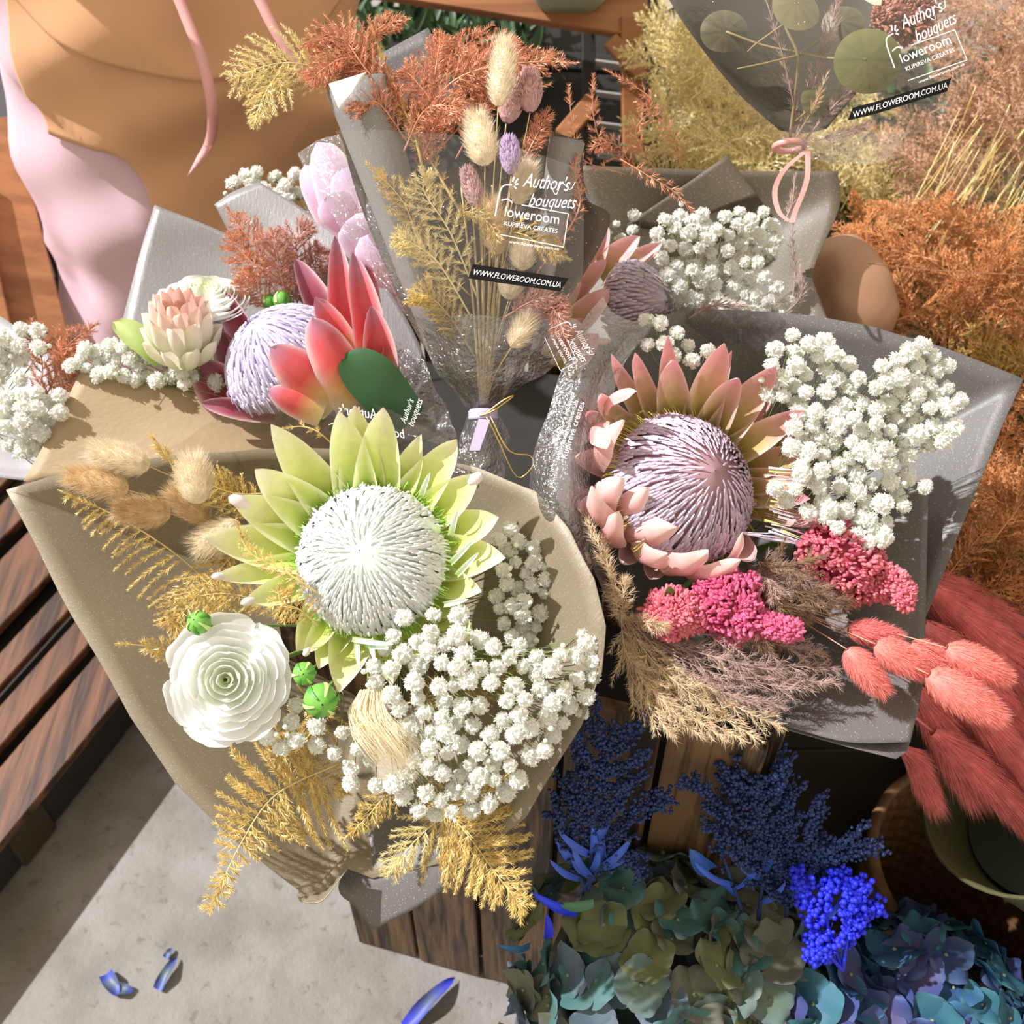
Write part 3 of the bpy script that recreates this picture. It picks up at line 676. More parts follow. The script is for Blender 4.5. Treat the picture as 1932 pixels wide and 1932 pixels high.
for q in ((812, 890, 795, 935), (865, 960, 850, 1010), (893, 1020, 850, 1062), (905, 1040, 862, 1085), (885, 1130, 838, 1140), (745, 1215, 665, 1205), (678, 1260, 674, 1210), (708, 1250, 700, 1205), (735, 1222, 690, 1215), (790, 975, 830, 1000)):
    m = MB(); petal(m, at(q[2], q[3], .88), at(q[0], q[1], .865), -FW, .006, lift=.1, cup=.4, cols=[(.55, .75, .3), (.78, .88, .76), (.8, .9, .82)]); m.build('inner_bract', M_bract, th)
m = MB(); tube(m, cr([O-A*.01, at(705, 1150, 1.02), at(700, 1170, 1.12)], 10), .008, .007, 10); m.build('stem', M_green, th)
Jx = at(700, 1180, 1.08)
ranunculus('open white ranunculus below the gold fern in the beige wrap', at(430, 1282, .875), cdir(.06, .12, 1), .0515, M_ran, [(.90, .93, .80), (.95, .96, .92), (.96, .96, .98), (.62, .72, .38)], Jx, H=.26, layers=9)
bud('small closed green ranunculus bud above the white ranunculus', at(375, 1175, .87), cdir(-.2, .4, 1), .0095, Jx)
bud('smallest striped green bud beside the right edge of the white ranunculus', at(574, 1271, .86), cdir(.1, .1, 1), .0092, Jx)
bud('largest striped green bud above the small baby\'s breath cluster', at(606, 1322, .85), cdir(.25, -.1, 1), .0135, Jx)
for lb, b, tp, r, mt, dd in (('cream hare\'s tail lifted highest over the beige paper', (282, 880), (178, 850), 25, M_hare, .93), ('cream hare\'s tail pointing left over the beige paper edge', (242, 925), (132, 898), 25, M_hare2, .93), ('rounded cream hare\'s tail standing beside the gold fern tip', (378, 948), (362, 868), 30, M_hare, .91), ('orange-tan hare\'s tail lying over the beige paper', (322, 970), (222, 962), 27, M_hare2, .96), ('pale hare\'s tail half hidden under the left protea bract', (455, 990), (372, 1030), 30, M_hare, .97), ('small blurred hare\'s tail behind the orange-tan one', (395, 985), (325, 930), 20, M_hare2, .985)):
    hare_tail('hares_tail_grass', lb, at(*b, dd), at(*tp, dd-.01), r*dd/FPX, mt, M_straw, stem=[Jx, at(b[0]*.5+300, b[1]*.5+520, dd+.07)], n=2300, hl=.0095)
# golden ferns of A
def fr(label, pts, Wp, mt, **k):
    k.setdefault('whorl', 7); k.setdefault('dens', .0017); k['nl'] = k.get('nl', .0055)*1.3
    d = pts[0][2]; return frond('asparagus_fern_frond', label, 'fern', P3(pts), Wp*d/FPX, mt, **k)
fr('gold fern frond reaching down over the floor below the ranunculus', [(640, 1440, .93), (520, 1500, .92), (450, 1600, .90), (396, 1722, .88)], 150, M_gold, n=21, ang=84, bend=.12, whorl=8, dens=.0013, prof=lambda t: .13+1.0*max(0, 1-t/.74)**.75, nl=.0062)
fr('gold fern frond reaching down past the lower right of the beige wrap', [(800, 1490, .92), (870, 1560, .91), (930, 1640, .90), (992, 1722, .885)], 150, M_gold, n=20, ang=58, bend=.1, whorl=8, dens=.0014, prof=lambda t: .20+.95*max(0, 1-t/.85)**.8, nl=.0062)
fr('gold fern frond hanging beside the crate from the lower right of the beige wrap', [(930, 1500, .925), (850, 1530, .915), (780, 1590, .905), (730, 1655, .90)], 90, M_gold2, n=12, ang=48, prof=lambda t: (1-t)**.7+.12, nl=.006)
fr('long gold fern frond along the left of the beige wrap', [(470, 1180, .99), (350, 1060, .99), (230, 980, .97), (112, 925, .95)], 150, M_gold, n=19, ang=72, sides=(1, 0), bend=.3, prof=lambda t: (1-t)**1.0*1.2+.06, nl=.005)
fr('gold fern frond dropping between the hare\'s tails and the green bud', [(470, 1010, .975), (410, 1080, .97), (350, 1150, .96), (318, 1190, .95)], 90, M_gold, n=15, ang=50, nl=.005)
fr('gold fern frond under the left bracts of the green protea', [(560, 1150, .96), (480, 1130, .96), (420, 1120, .955), (330, 1130, .95)], 80, M_gold, n=14, ang=60, nl=.005)
fr('small gold fern spray left of the white ranunculus', [(345, 1250, .92), (310, 1225, .91), (270, 1218, .90), (222, 1215, .885)], 45, M_gold, n=9, ang=62, prof=lambda t: (1-t)**2+.1, nl=.0055)
fr('thin gold fern spray crossing the green protea bracts', [(600, 1120, .87), (540, 1080, .865), (470, 1040, .865), (445, 980, .865)], 28, M_gold, n=12, ang=55, nl=.0045)
fr('curled gold fern tuft over the lower left protea bract', [(600, 1180, .875), (565, 1150, .865), (530, 1135, .86), (525, 1100, .86)], 48, M_gold, n=11, ang=70, nl=.005, bend=.6)
fr('short gold fern spray at the foot of the baby\'s breath', [(760, 1480, .92), (720, 1510, .915), (690, 1545, .91), (652, 1580, .90)], 50, M_gold, n=10, ang=60, prof=lambda t: (1-t)**.9+.06)
fr('dense gold fern frond under the white ranunculus', [(500, 1380, .95), (540, 1430, .94), (600, 1470, .935), (660, 1500, .93)], 70, M_gold, n=14, ang=60)
fr('gold fern frond behind the green buds', [(560, 1290, .95), (600, 1350, .95), (560, 1410, .945), (500, 1420, .94)], 70, M_gold, n=14, ang=60)
fr('gold fern frond beneath the baby\'s breath in the beige wrap', [(760, 1330, .97), (850, 1300, .96), (930, 1280, .955), (1000, 1250, .95)], 70, M_gold, n=14, ang=60)
fr('gold fern tip standing among the hare\'s tails', [(340, 905, .93), (320, 870, .92), (302, 842, .915), (286, 822, .91)], 14, M_gold, n=8, ang=45, nl=.006, whorl=9)
fr('gold fern frond behind the rounded hare\'s tail', [(520, 930, .985), (440, 930, .975), (370, 900, .965), (330, 870, .96)], 60, M_gold, n=13, ang=65, nl=.005)
fr('dark gold fern frond in the gap left of the protea', [(560, 1010, .98), (480, 960, .98), (430, 930, .975), (400, 900, .97)], 60, M_gold, n=13, ang=65, nl=.005)
fr('gold fern twig curling above the green protea', [(640, 850, .96), (600, 815, .95), (570, 805, .95), (535, 808, .945)], 12, M_gold, n=6, ang=50, nl=.004)
# cream silky tassel
th = thing('seed_tassel', 'silky cream seed tassel between the green buds and the baby\'s breath', 'dried seed head', at(700, 1300, .88)); m = MB()
for i in range(330):
    s = rnd(-1, 1); q = rnd(-1, 1); e = rnd(.55, 1); a0 = at(700+s*22, 1305+q*5, .872+q*.008)
    a1 = at(690+s*38+30*e*.2, 1305+65*e, .852+q*.006); a2 = at(722+s*42, 1305+118*e, .846+q*.01); a3 = at(770+s*36+rnd(-12, 18), 1308+175*e+rnd(-8, 8), .858+q*.01)
    P = cr([a0, a1, a2, a3], 9); S = RT*.0003; V = []
    for k, p in enumerate(P): w = S*(1-k/11); V += [p-w, p+w]
    m.add(V, [(2*k, 2*k+1, 2*k+3, 2*k+2) for k in range(9)])
m.build('silk', mat('silk', (.88, .76, .52), .6, transl=.25), th); m = MB(); tube(m, P3([(700, 1300, .88), (700, 1260, .95), (700, 1190, 1.08)]), .003, .002, 8); m.build('stem', M_straw, th)
# baby's breath of A
G = "baby's breath in the beige wrap"
gyps([(690, 1230), (760, 1170), (880, 1190), (960, 1215), (1040, 1225), (1110, 1190), (1125, 1260), (1110, 1340), (1030, 1420), (960, 1500), (900, 1530), (790, 1540), (740, 1480), (780, 1400), (745, 1330), (690, 1290)], 28, 135, .875, .012, 18, Jx, "white baby's breath sprig in the dense mass below and right of the green protea", G+' mass', bulge=.03, fixed=[(706, 1258), (738, 1262), (762, 1165), (742, 1200), (818, 1160), (788, 1210), (840, 1215), (905, 1262), (1105, 1200), (1058, 1235), (1110, 1218), (1090, 1280), (1120, 1275), (1108, 1315), (1075, 1330), (1020, 1300), (990, 1320), (866, 1160)])
gyps([(940, 990), (990, 1010), (1030, 1060), (1035, 1150), (1000, 1220), (950, 1200), (920, 1150), (945, 1080)], 24, 34, .915, .01, 16, Jx, "shaded baby's breath sprig right of the green protea against the paper rim", G+' right')
gyps([(490, 1370), (600, 1345), (650, 1380), (700, 1420), (730, 1490), (660, 1500), (620, 1420), (520, 1420)], 31, 15, .885, .01, 18, Jx, "loose baby's breath sprig left of the cream tassel", G+' left', fixed=[(505, 1391), (560, 1396), (598, 1406), (598, 1370), (646, 1382), (676, 1412), (662, 1450), (662, 1478), (710, 1482), (560, 1330)])
# ================================================================ bouquet B : grey wrap, pink king protea
wb = thing('bouquet_wrap', 'grey pearly paper wrap around the pink king protea bouquet', 'wrapping paper', at(1330, 1080, 1.14))
rimB = P3([(1088, 900, .96), (1100, 800, .98), (1140, 700, 1.0), (1200, 610, 1.02), (1290, 580, 1.04), (1420, 588, 1.05), (1540, 597, 1.04), (1640, 613, 1.03), (1780, 656, 1.02), (1930, 712, 1.01), (1880, 835, 1.0), (1815, 990, .98), (1745, 1165, .97), (1742, 1260, .93), (1722, 1390, .905), (1712, 1420, .90), (1692, 1432, .895), (1600, 1410, .90), (1480, 1375, .91), (1350, 1322, .92), (1240, 1270, .93), (1165, 1180, .94), (1120, 1080, .95), (1095, 980, .955)])
m = MB(); cone(m, at(1350, 1060, 1.13), rimB, sag=.16, rings=16, dens=5, wr=.0025, ws=9, seed=3); m.build('paper_sheet', M_paperG, wb, solid=.0007)
m = MB(); sheet(m, [P3([(1500, 1020, 1.05), (1600, 930, 1.02), (1752, 905, .985)]), P3([(1480, 1150, 1.02), (1610, 1120, .98), (1746, 1120, .955)]), P3([(1470, 1300, .955), (1600, 1290, .93), (1742, 1280, .918)]), P3([(1490, 1372, .905), (1600, 1400, .895), (1718, 1400, .893)])], 20, 24, wr=.001); m.build('paper_sheet', M_paperG, wb, solid=.0007)
m = MB(); sheet(m, [P3([(1140, 560, .98), (1160, 590, .97), (1230, 610, .985), (1270, 585, .99)]), P3([(1080, 640, .95), (1100, 720, .93), (1130, 730, .94), (1180, 680, .95)]), P3([(1030, 790, .93), (1070, 850, .91), (1100, 860, .92), (1120, 860, .94)]), P3([(1000, 920, .93), (1040, 960, .90), (1080, 970, .91), (1110, 960, .93)]), P3([(1010, 1000, .96), (1060, 1060, .94), (1100, 1080, .94), (1130, 1060, .95)])], 20, 24, wr=.004, ws=22); m.build('cellophane', M_film2, wb)
pr = Print(1055, 868, -72, .905, .62); pr.text('www.floweroom.com.ua', 0, 0, 190, shear=.2); pr.text('Kupireva creates', 10, 20, 180); pr.text("Author's bouquets", 60, -18, 150, shear=.3); pr.done(wb)
m = MB(); sheet(m, [P3([(1045, 820, .955), (1080, 845, .95)]), P3([(1048, 930, .955), (1085, 980, .95)]), P3([(1100, 1050, .96), (1120, 1100, .955)])], 4, 12, wr=.001); m.build('paper_strip', M_paperG, wb, solid=.0005)
O = at(1283, 925, .955); A = cdir(.42, .30, 1); R = .063
th = thing('king_protea', 'pink king protea with a lilac dome of styles in the grey wrap', 'flower', O)
m = MB(); pos = bristles(m, O, A, R, .058, 1000, (.84, .76, .92), (.74, .58, .70), (.50, .48, .16), w=.0030, p=1.15, lift=.003, low=.33)
c_ = MB(); dome_core(c_, pos, (.34, .20, .22)); c_.build('receptacle', M_attr, th); m.build('style_dome', M_petal, th)
m = MB(); X, Y, _ = frame(A)
for i in range(260):
    a = rnd(0, 2*PI); u = X*math.cos(a)+Y*math.sin(a); p0 = O+u*R*1.0-A*.012; l = rnd(.008, .016)
    tube(m, cr([p0, p0+u*l*.7+A*l*.5, p0+u*l*.9+A*l*1.2, p0+u*l*.2+A*l*1.6], 6), .0005, .0003, 3, (.62, .58, .16), cap=False)
m.build('filaments', M_attr, th)
m = MB()
for i in range(60):
    a = rnd(-.35, .75); x = 1455+rnd(-15, 30); y = 880+i*2.3
    blade(m, at(x, y, .93), (RT*1+UP*(-.1-.004*i+rnd(-.1, .1))-FW*.15).normalized(), rnd(.016, .03), .0022, (.84, .76, .84) if i % 4 else (.75, .72, .25))
for i in range(24): blade(m, at(1400+i*2.5, 1005+i*.6, .925), (RT*1-UP*rnd(-.1, .3)-FW*.1).normalized(), rnd(.014, .028), .0022, (.8, .72, .82))
m.build('loose_styles', M_petal, th)
PK = [(.42, .38, .06), (.56, .45, .15), (.72, .45, .30), (.80, .36, .37), (.85, .45, .50)]
PL = [(.62, .36, .30), (.78, .42, .40), (.84, .50, .47), (.88, .58, .54), (.92, .74, .66)]
tb = [(1156, 671, .92, 38, 0), (1197, 664, .91, 38, 1), (1261, 636, .93, 46, 0), (1268, 678, .90, 62, 1), (1368, 646, .90, 66, 1), (1380, 664, .94, 40, 0), (1466, 690, .89, 64, 1), (1393, 712, .905, 60, 1), (1453, 762, .96, 50, 0), (1511, 777, .90, 56, 0), (1535, 818, .95, 50, 0), (1545, 848, .93, 52, 0), (1540, 905, .92, 50, 0), (1524, 940, .91, 54, 0), (1545, 990, .91, 44, 0), (1326, 1110, .92, 44, 2), (1108, 776, .90, 46, 1), (1134, 745, .88, 42, 1), (1090, 862, .90, 50, 2), (1095, 960, .90, 56, 2), (1138, 1018, .90, 54, 2), (1230, 1090, .91, 60, 2), (1420, 1048, .88, 50, 2), (1180, 1060, .90, 52, 2)]
for i, (tx, ty, td, w, kd) in enumerate(tb):
    a = math.atan2(ty-915, tx-1290); k = 100; B = at(1285+math.cos(a)*k, 915+math.sin(a)*k, 1.00); T = at(tx, ty, td); m = MB()
    petal(m, B, T, -FW+(RT*-math.cos(a)+UP*math.sin(a))*.5+rvec(.1), w*1.55/FPX*.93, lift=-.14, cup=.30, pw=.92, curl=(.03, .09, .06)[kd], cols=PK if kd < 2 else PL, edge=(.90, .66, .62), nu=16, nv=8); m.build('bract', M_bract, th)
for bx, by, tx, ty, w in ((1118, 870, 1183, 792, 52), (1140, 760, 1206, 742, 36), (1120, 960, 1180, 900, 60), (1165, 980, 1228, 916, 52), (1150, 1010, 1120, 910, 56), (1175, 1010, 1284, 990, 66), (1205, 1060, 1262, 1040, 66), (1255, 1085, 1338, 1034, 64), (1300, 1095, 1398, 1050, 56), (1370, 1070, 1398, 998, 26), (1120, 800, 1150, 850, 46), (1150, 1030, 1170, 960, 48)):
    B = at(bx, by, .935); T = at(tx, ty, .895); m = MB(); a = math.atan2(by-915, bx-1290)
    petal(m, B, T, -FW+(RT*math.cos(a)-UP*math.sin(a))*.9, w*1.3/FPX*.9, lift=.16, cup=-.35, pw=.85, curl=.03, cols=PL, edge=(.92, .66, .62), nu=16, nv=8, wob=.05); m.build('bract', M_bract, th)
m = MB(); tube(m, cr([O-A*.01, at(1320, 1000, 1.06), at(1350, 1060, 1.15)], 10), .008, .007, 10); m.build('stem', M_green, th)
Jb = at(1350, 1060, 1.11)
CC = [(.48, .05, .11), (.68, .12, .19), (.80, .24, .27)]
for lb, pts, r, sc in (('round raspberry cockscomb below the pink protea', [(1235, 1160, .93), (1275, 1158, .915), (1310, 1165, .91)], 42, 1), ('larger magenta cockscomb with a pointed tip beside the round one', [(1350, 1110, .93), (1385, 1150, .91), (1430, 1172, .895), (1498, 1192, .875)], 58, 1), ('coral pink cockscomb with a drooping tail under the baby\'s breath', [(1530, 1010, .94), (1585, 1050, .925), (1640, 1095, .92), (1692, 1096, .905), (1708, 1138, .90)], 58, 1)):
    th = thing('cockscomb', lb, 'flower', at(*pts[0])); rr = r*.91/FPX; P = cr(P3(pts), 24); m = MB()
    n = len(pts)
    rad = (lambda t: rr*max(.2, (math.sin(PI*(t*.8+.12))**.6))) if n == 3 else (lambda t: rr*(max(.2, (1-max(0, t-.35)/.5)) if t > .35 else .72+.28*math.sin(t/.35*PI/2)))
    cs = CC if n != 4 else [(.42, .03, .10), (.62, .07, .18), (.76, .18, .32)]
    lump(m, P, rad, 2000, .0060, cs); m.build('flower_head', M_bract, th); m = MB(); tube(m, cr([P[0], P[0].lerp(Jb, .5)+FW*.01, Jb], 8), .003, .003, 6); m.build('stem', M_green, th)
m = MB(); leaf(m, at(1262, 1135, .92), at(1262, 1105, .90), -FW, .012, (.15, .28, .06)); tag(m.build('leaf', M_attr, loc=at(1262, 1135, .92)), 'tiny green leaf standing on the round raspberry cockscomb', 'leaf')
# pampas of B
def pam(label, base, tips, mt, wp, **k):
    for t in tips: fr(label, [base, (lerp(base[0], t[0], .35)+t[3], lerp(base[1], t[1], .35)+t[4], .91), (lerp(base[0], t[0], .7)+t[3]*.7, lerp(base[1], t[1], .7)+t[4]*.7, .895), (t[0], t[1], t[2])], wp*rnd(.8, 1.2), mt, parts=True, n=15, ang=26, whorl=4, nl=.0070, nw=.00048, hairang=1.3, spread=1.0, dens=.0019, group=label[:40], bend=rnd(-.7, .5), jit=.45, stemr=.0006, tp=.6, prof=lambda q: math.sin(PI*min(1, q*.75+.2))**.8, **k)
pam('mauve pampas plume fanning right along the grey paper below the magenta cockscomb', (1200, 1190, .93), [(1585, 1262, .89, 0, 20), (1560, 1235, .9, 20, -8), (1530, 1300, .885, 0, 30), (1480, 1270, .89, 10, 10), (1590, 1290, .885, 0, 30), (1470, 1330, .885, 0, 36)], M_pampas, 60)
pam('straw pampas plume hanging below the grey wrap', (1170, 1150, .93), [(1440, 1400, .87, -10, 30), (1412, 1402, .87, -20, 36), (1375, 1400, .87, -20, 30), (1330, 1395, .875, -26, 26), (1272, 1392, .875, -22, 20), (1480, 1375, .875, 0, 34), (1290, 1360, .88, -30, 10), (1350, 1340, .885, -10, 20)], M_pampas2, 46)
pam('brown pampas plume behind the cockscombs in the grey wrap', (1380, 1100, .96), [(1560, 1060, .93, 0, -10), (1600, 1130, .93, 0, 0), (1540, 1170, .93, 0, 0), (1640, 1135, .94, 0, 10), (1500, 1230, .94, 0, 0), (1460, 1240, .94, 0, 0)], M_pampas3, 56)
pam('pale silvery pampas wisp between the cockscombs and the coral hare\'s tails', (1430, 1060, .93), [(1545, 1110, .90, 0, -10), (1600, 1150, .91, 0, 0), (1470, 1130, .9, 0, 0)], M_pampas, 40)
pam('straw pampas wisp climbing the left edge of the grey wrap', (1170, 1180, .93), [(1100, 960, .93, 10, 0), (1135, 1010, .92, 0, 0), (1180, 1090, .9, 0, 0), (1255, 1185, .89, 0, -10)], M_pampas2, 26)
Js = at(1440, 1125, .95)
for lb, b, tp, r, dd, mt in (('coral hare\'s tail hanging lowest over the grey paper', (1598, 1225), (1668, 1305), 28, .89, M_coral2), ('coral hare\'s tail in the middle of the grey paper', (1652, 1215), (1740, 1268), 29, .885, M_coral2), ('deep coral hare\'s tail lying highest on the grey paper', (1600, 1188), (1695, 1205), 24, .91, M_coral), ('pale salmon hare\'s tail reaching furthest right past the grey paper', (1786, 1222), (1900, 1280), 31, .87, M_coral2), ('largest salmon hare\'s tail drooping past the grey paper corner', (1752, 1272), (1890, 1356), 40, .865, M_coral2), ('blurred coral hare\'s tail behind the middle one', (1718, 1215), (1800, 1270), 24, .90, M_coral2)):
    hare_tail('hares_tail_grass', lb, at(*b, dd), at(*tp, dd), r*dd/FPX, mt, mat('coral_stem', (.72, .36, .24), .6), stem=[Js, at(b[0]*.5+720, b[1]*.5+563, .93)], n=3200, hl=.0058)
Gb = "baby's breath in the grey wrap"
gyps([(1450, 650), (1500, 625), (1560, 650), (1610, 690), (1640, 760), (1600, 800), (1500, 770), (1460, 740)], 25, 34, .925, .012, 18.5, Jb, "white baby's breath sprig at the upper left of the big cluster beside the pink protea", Gb+' upper', fixed=[(1462, 660), (1495, 632), (1556, 645), (1600, 688), (1452, 740)])
gyps([(1650, 690), (1700, 670), (1740, 650), (1790, 680), (1810, 760), (1800, 830), (1740, 840), (1700, 780), (1640, 740)], 25, 34, .915, .012, 18.5, Jb, "white baby's breath sprig at the far upper right beside the paper corner", Gb+' right', fixed=[(1740, 652), (1664, 690), (1788, 690), (1810, 756), (1780, 830)])
gyps([(1500, 780), (1620, 760), (1720, 790), (1730, 850), (1700, 930), (1670, 1010), (1620, 990), (1560, 970), (1530, 920), (1490, 860)], 26, 80, .92, .014, 18.5, Jb, "white baby's breath sprig in the middle of the cluster right of the pink protea", Gb+' middle', bulge=.015)
gyps([(1450, 900), (1520, 900), (1600, 960), (1690, 1000), (1660, 1030), (1560, 1000), (1500, 970)], 27, 16, .905, .01, 18, Jb, "lower baby's breath sprig hanging over the coral cockscomb", Gb+' low', fixed=[(1462, 920), (1512, 895), (1745, 918), (1705, 955), (1668, 1015)])
gyps([(1215, 600), (1260, 600), (1340, 650), (1320, 690), (1250, 690)], 27, 10, .97, .01, 16, Jb, "small baby's breath sprig above the top of the pink protea", Gb+' top', fixed=[(1245, 609), (1277, 628), (1298, 652), (1222, 650), (1305, 680), (1335, 662)])
# ================================================================ bouquet D : upright, cellophane, with lettering
wd = thing('bouquet_wrap', 'cellophane and grey paper wrap of the upright dried bouquet with a black web address band', 'wrapping', at(915, 790, 1.0))
m = MB(); sheet(m, [P3([(640, 190, .95), (760, 330, .965), (900, 300, .975), (1010, 250, .97), (1098, 262, .94)]), P3([(655, 300, .955), (780, 400, .975), (900, 400, .98), (1020, 360, .975), (1105, 370, .945)]), P3([(700, 440, .965), (800, 520, .985), (900, 520, .99), (1010, 490, .985), (1150, 420, .96)]), P3([(790, 640, .985), (850, 670, .995), (910, 680, 1.0), (970, 660, .995), (1050, 600, .98)]), P3([(890, 770, 1.0), (905, 775, 1.0), (915, 776, 1.0), (925, 775, 1.0), (940, 770, 1.0)])], 24, 24, wr=.002); m.build('paper_sheet', mat('taupe_paper', (.10, .075, .055), .5, sparkle=420), wd, solid=.0007)
def scroll(c0, c1, r0, r1, a0, a1, mt, name, par, lead=None):
    "sheet edge rolled round the line c0-c1"
    m = MB(); A = (c1-c0).normalized(); X = A.cross(-FW).normalized(); Y = X.cross(A); V = []; F = []
    for i in range(13):
        for j in range(19):
            t = i/12; g = math.radians(lerp(a0, a1, j/18)); r = lerp(r0, r1, t)*(1+.0*j); V.append(c0.lerp(c1, t)+X*math.cos(g)*r+Y*math.sin(g)*r)
    for i in range(12):
        for j in range(18): q = i*19+j; F.append((q, q+1, q+20, q+19))
    m.add(V, F); return m.build(name, mt, par, solid=.0007)
scroll(at(672, 160, .93), at(850, 700, .98), 58*.93/FPX, 26*.98/FPX, -30, 250, M_paperL, 'rolled_edge', wd)
scroll(at(1070, 265, .94), at(1010, 600, .97), 34*.93/FPX, 16*.98/FPX, -60, 200, M_paperL, 'rolled_edge', wd)
m = MB(); sheet(m, [P3([(620, 158, .885), (692, 136, .885)]), P3([(640, 208, .885), (664, 176, .885)])], 6, 6); m.build('paper_corner', M_paperW, wd, solid=.0005, label='white underside of the paper')
m = MB(); sheet(m, [P3([(705, 108, .985), (808, 52, .985)]), P3([(730, 210, .985), (880, 200, .985)])], 6, 6); m.build('paper_sheet', M_paperG, wd, solid=.0005)
m = MB(); sheet(m, [P3([(632, 247, .905), (760, 245, .885), (900, 262, .88), (1000, 285, .882), (1092, 318, .90)]), P3([(690, 400, .92), (800, 400, .895), (900, 400, .888), (1000, 410, .89), (1100, 430, .905)]), P3([(745, 540, .935), (820, 540, .91), (900, 540, .90), (1000, 545, .905), (1092, 560, .92)]), P3([(810, 660, .96), (860, 660, .94), (910, 660, .93), (970, 660, .94), (1030, 660, .95)]), P3([(890, 770, .985), (900, 772, .98), (912, 774, .977), (925, 774, .98), (935, 770, .985)])], 26, 30, wr=.0025, ws=18); m.build('cellophane', M_film, wd)
m = MB(); sheet(m, [P3([(562, 285, .99), (600, 262, .98), (640, 250, .965)]), P3([(640, 420, .985), (700, 430, .965), (760, 440, .95)]), P3([(740, 560, .98), (780, 580, .97), (830, 590, .96)]), P3([(880, 770, .995), (890, 772, .99), (905, 775, .985)])], 14, 24, wr=.004, ws=25); m.build('cellophane_flap', M_film2, wd)
m = MB(); sheet(m, [P3([(760, 600, .955), (850, 590, .93), (940, 600, .925), (1030, 590, .94), (1120, 610, .96)]), P3([(830, 700, .97), (870, 700, .95), (920, 705, .945), (980, 690, .955), (1040, 690, .96)]), P3([(893, 775, .985), (903, 778, .98), (912, 779, .978), (922, 778, .98), (932, 772, .985)])], 30, 20, wr=.007, ws=35, seed=4); m.build('cellophane_gather', M_film2, wd)
m = MB(); sheet(m, [P3([(895, 765, .985), (912, 770, .972), (930, 765, .985)]), P3([(870, 830, .985), (910, 835, .965), (955, 830, .985)]), P3([(850, 890, .985), (905, 900, .965), (950, 930, .975)]), P3([(860, 925, .99), (915, 940, .975), (1000, 985, .975)])], 26, 22, wr=.007, ws=45, seed=7); m.build('cellophane_tail', M_film2, wd)
m = MB()
for k in range(3): tube(m, [at(912, 778+k*5, .978)+(X_*math.cos(a)+Y_*math.sin(a))*.011 for X_, Y_ in ((RT, FW),) for a in [2*PI*i/20 for i in range(21)]], .0028, .0028, 6)
sheet(m, [P3([(903, 790, .962), (925, 792, .962)]), P3([(885, 850, .962), (905, 850, .962)])], 4, 6); m.build('ribbon_tie', M_ribbonL, wd)
m = MB(); tube(m, cr(P3([(910, 785, .965), (950, 755, .96), (968, 748, .962), (930, 775, .963), (905, 785, .965)]), 20), .0008, .0008, 5); tube(m, cr(P3([(925, 785, .965), (960, 850, .965), (1000, 860, .97), (1005, 880, .97), (975, 900, .975), (940, 830, .968), (918, 787, .965)]), 24), .0007, .0007, 5); m.build('gold_cord', M_goldwire, wd)
m = MB(); band = Print(893, 498, 8.5, .874, 1.0)
for a, b in ((0, 0), (182, 0), (170, 27), (-6, 28)): m.V.append(band.w(a, b)+FW*.0006)
m.F.append((0, 1, 2, 3)); m.M.append(0); bd = m.build('black_band', M_black, wd, smooth=False)
band.text('WWW.FLOWEROOM.COM.UA', 3, 20, 166, shear=.3, ys=1.25); band.done(bd)
pr = Print(934, 408, 8.5, .868, .96); logo(pr); pr.done(wd)
pr = Print(1040, 620, 62, .905, .55); logo(pr, False); pr.done(wd)
pr = Print(765, 800, -70, .955, .6); pr.text("Author's", 0, 0, 80, shear=.35, ys=1.3); pr.text('bouquets', 0, 26, 90, shear=.35, ys=1.3); pr.done(wd)
Jd = at(912, 782, .985)
D_ = .925
for lb, b, tp, r, mt, dd in (("tall cream hare's tail standing highest in the upright bouquet", (940, 200), (952, 78), 22, M_hare, .88), ("plump cream hare's tail left of the pink seed heads", (915, 312), (897, 218), 29, M_hare, .875), ("cream hare's tail behind the script lettering", (975, 385), (1000, 315), 18, M_hare, .905), ("long faded hare's tail behind the printed frame", (940, 480), (925, 380), 24, M_hare2, .93), ("pale hare's tail below the printed frame", (985, 510), (985, 470), 18, M_hare, .92), ("cream hare's tail under the black band", (960, 565), (965, 525), 18, M_hare, .93), ("small cream hare's tail near the tie of the upright bouquet", (965, 655), (1000, 595), 18, M_hare, .93)):
    hare_tail('hares_tail_grass', lb, at(*b, dd), at(*tp, dd-.004), r*dd/FPX, mt, M_straw, stem=[Jd, at(b[0]*.4+548, b[1]*.5+380, .955)], n=1500, hl=.008)
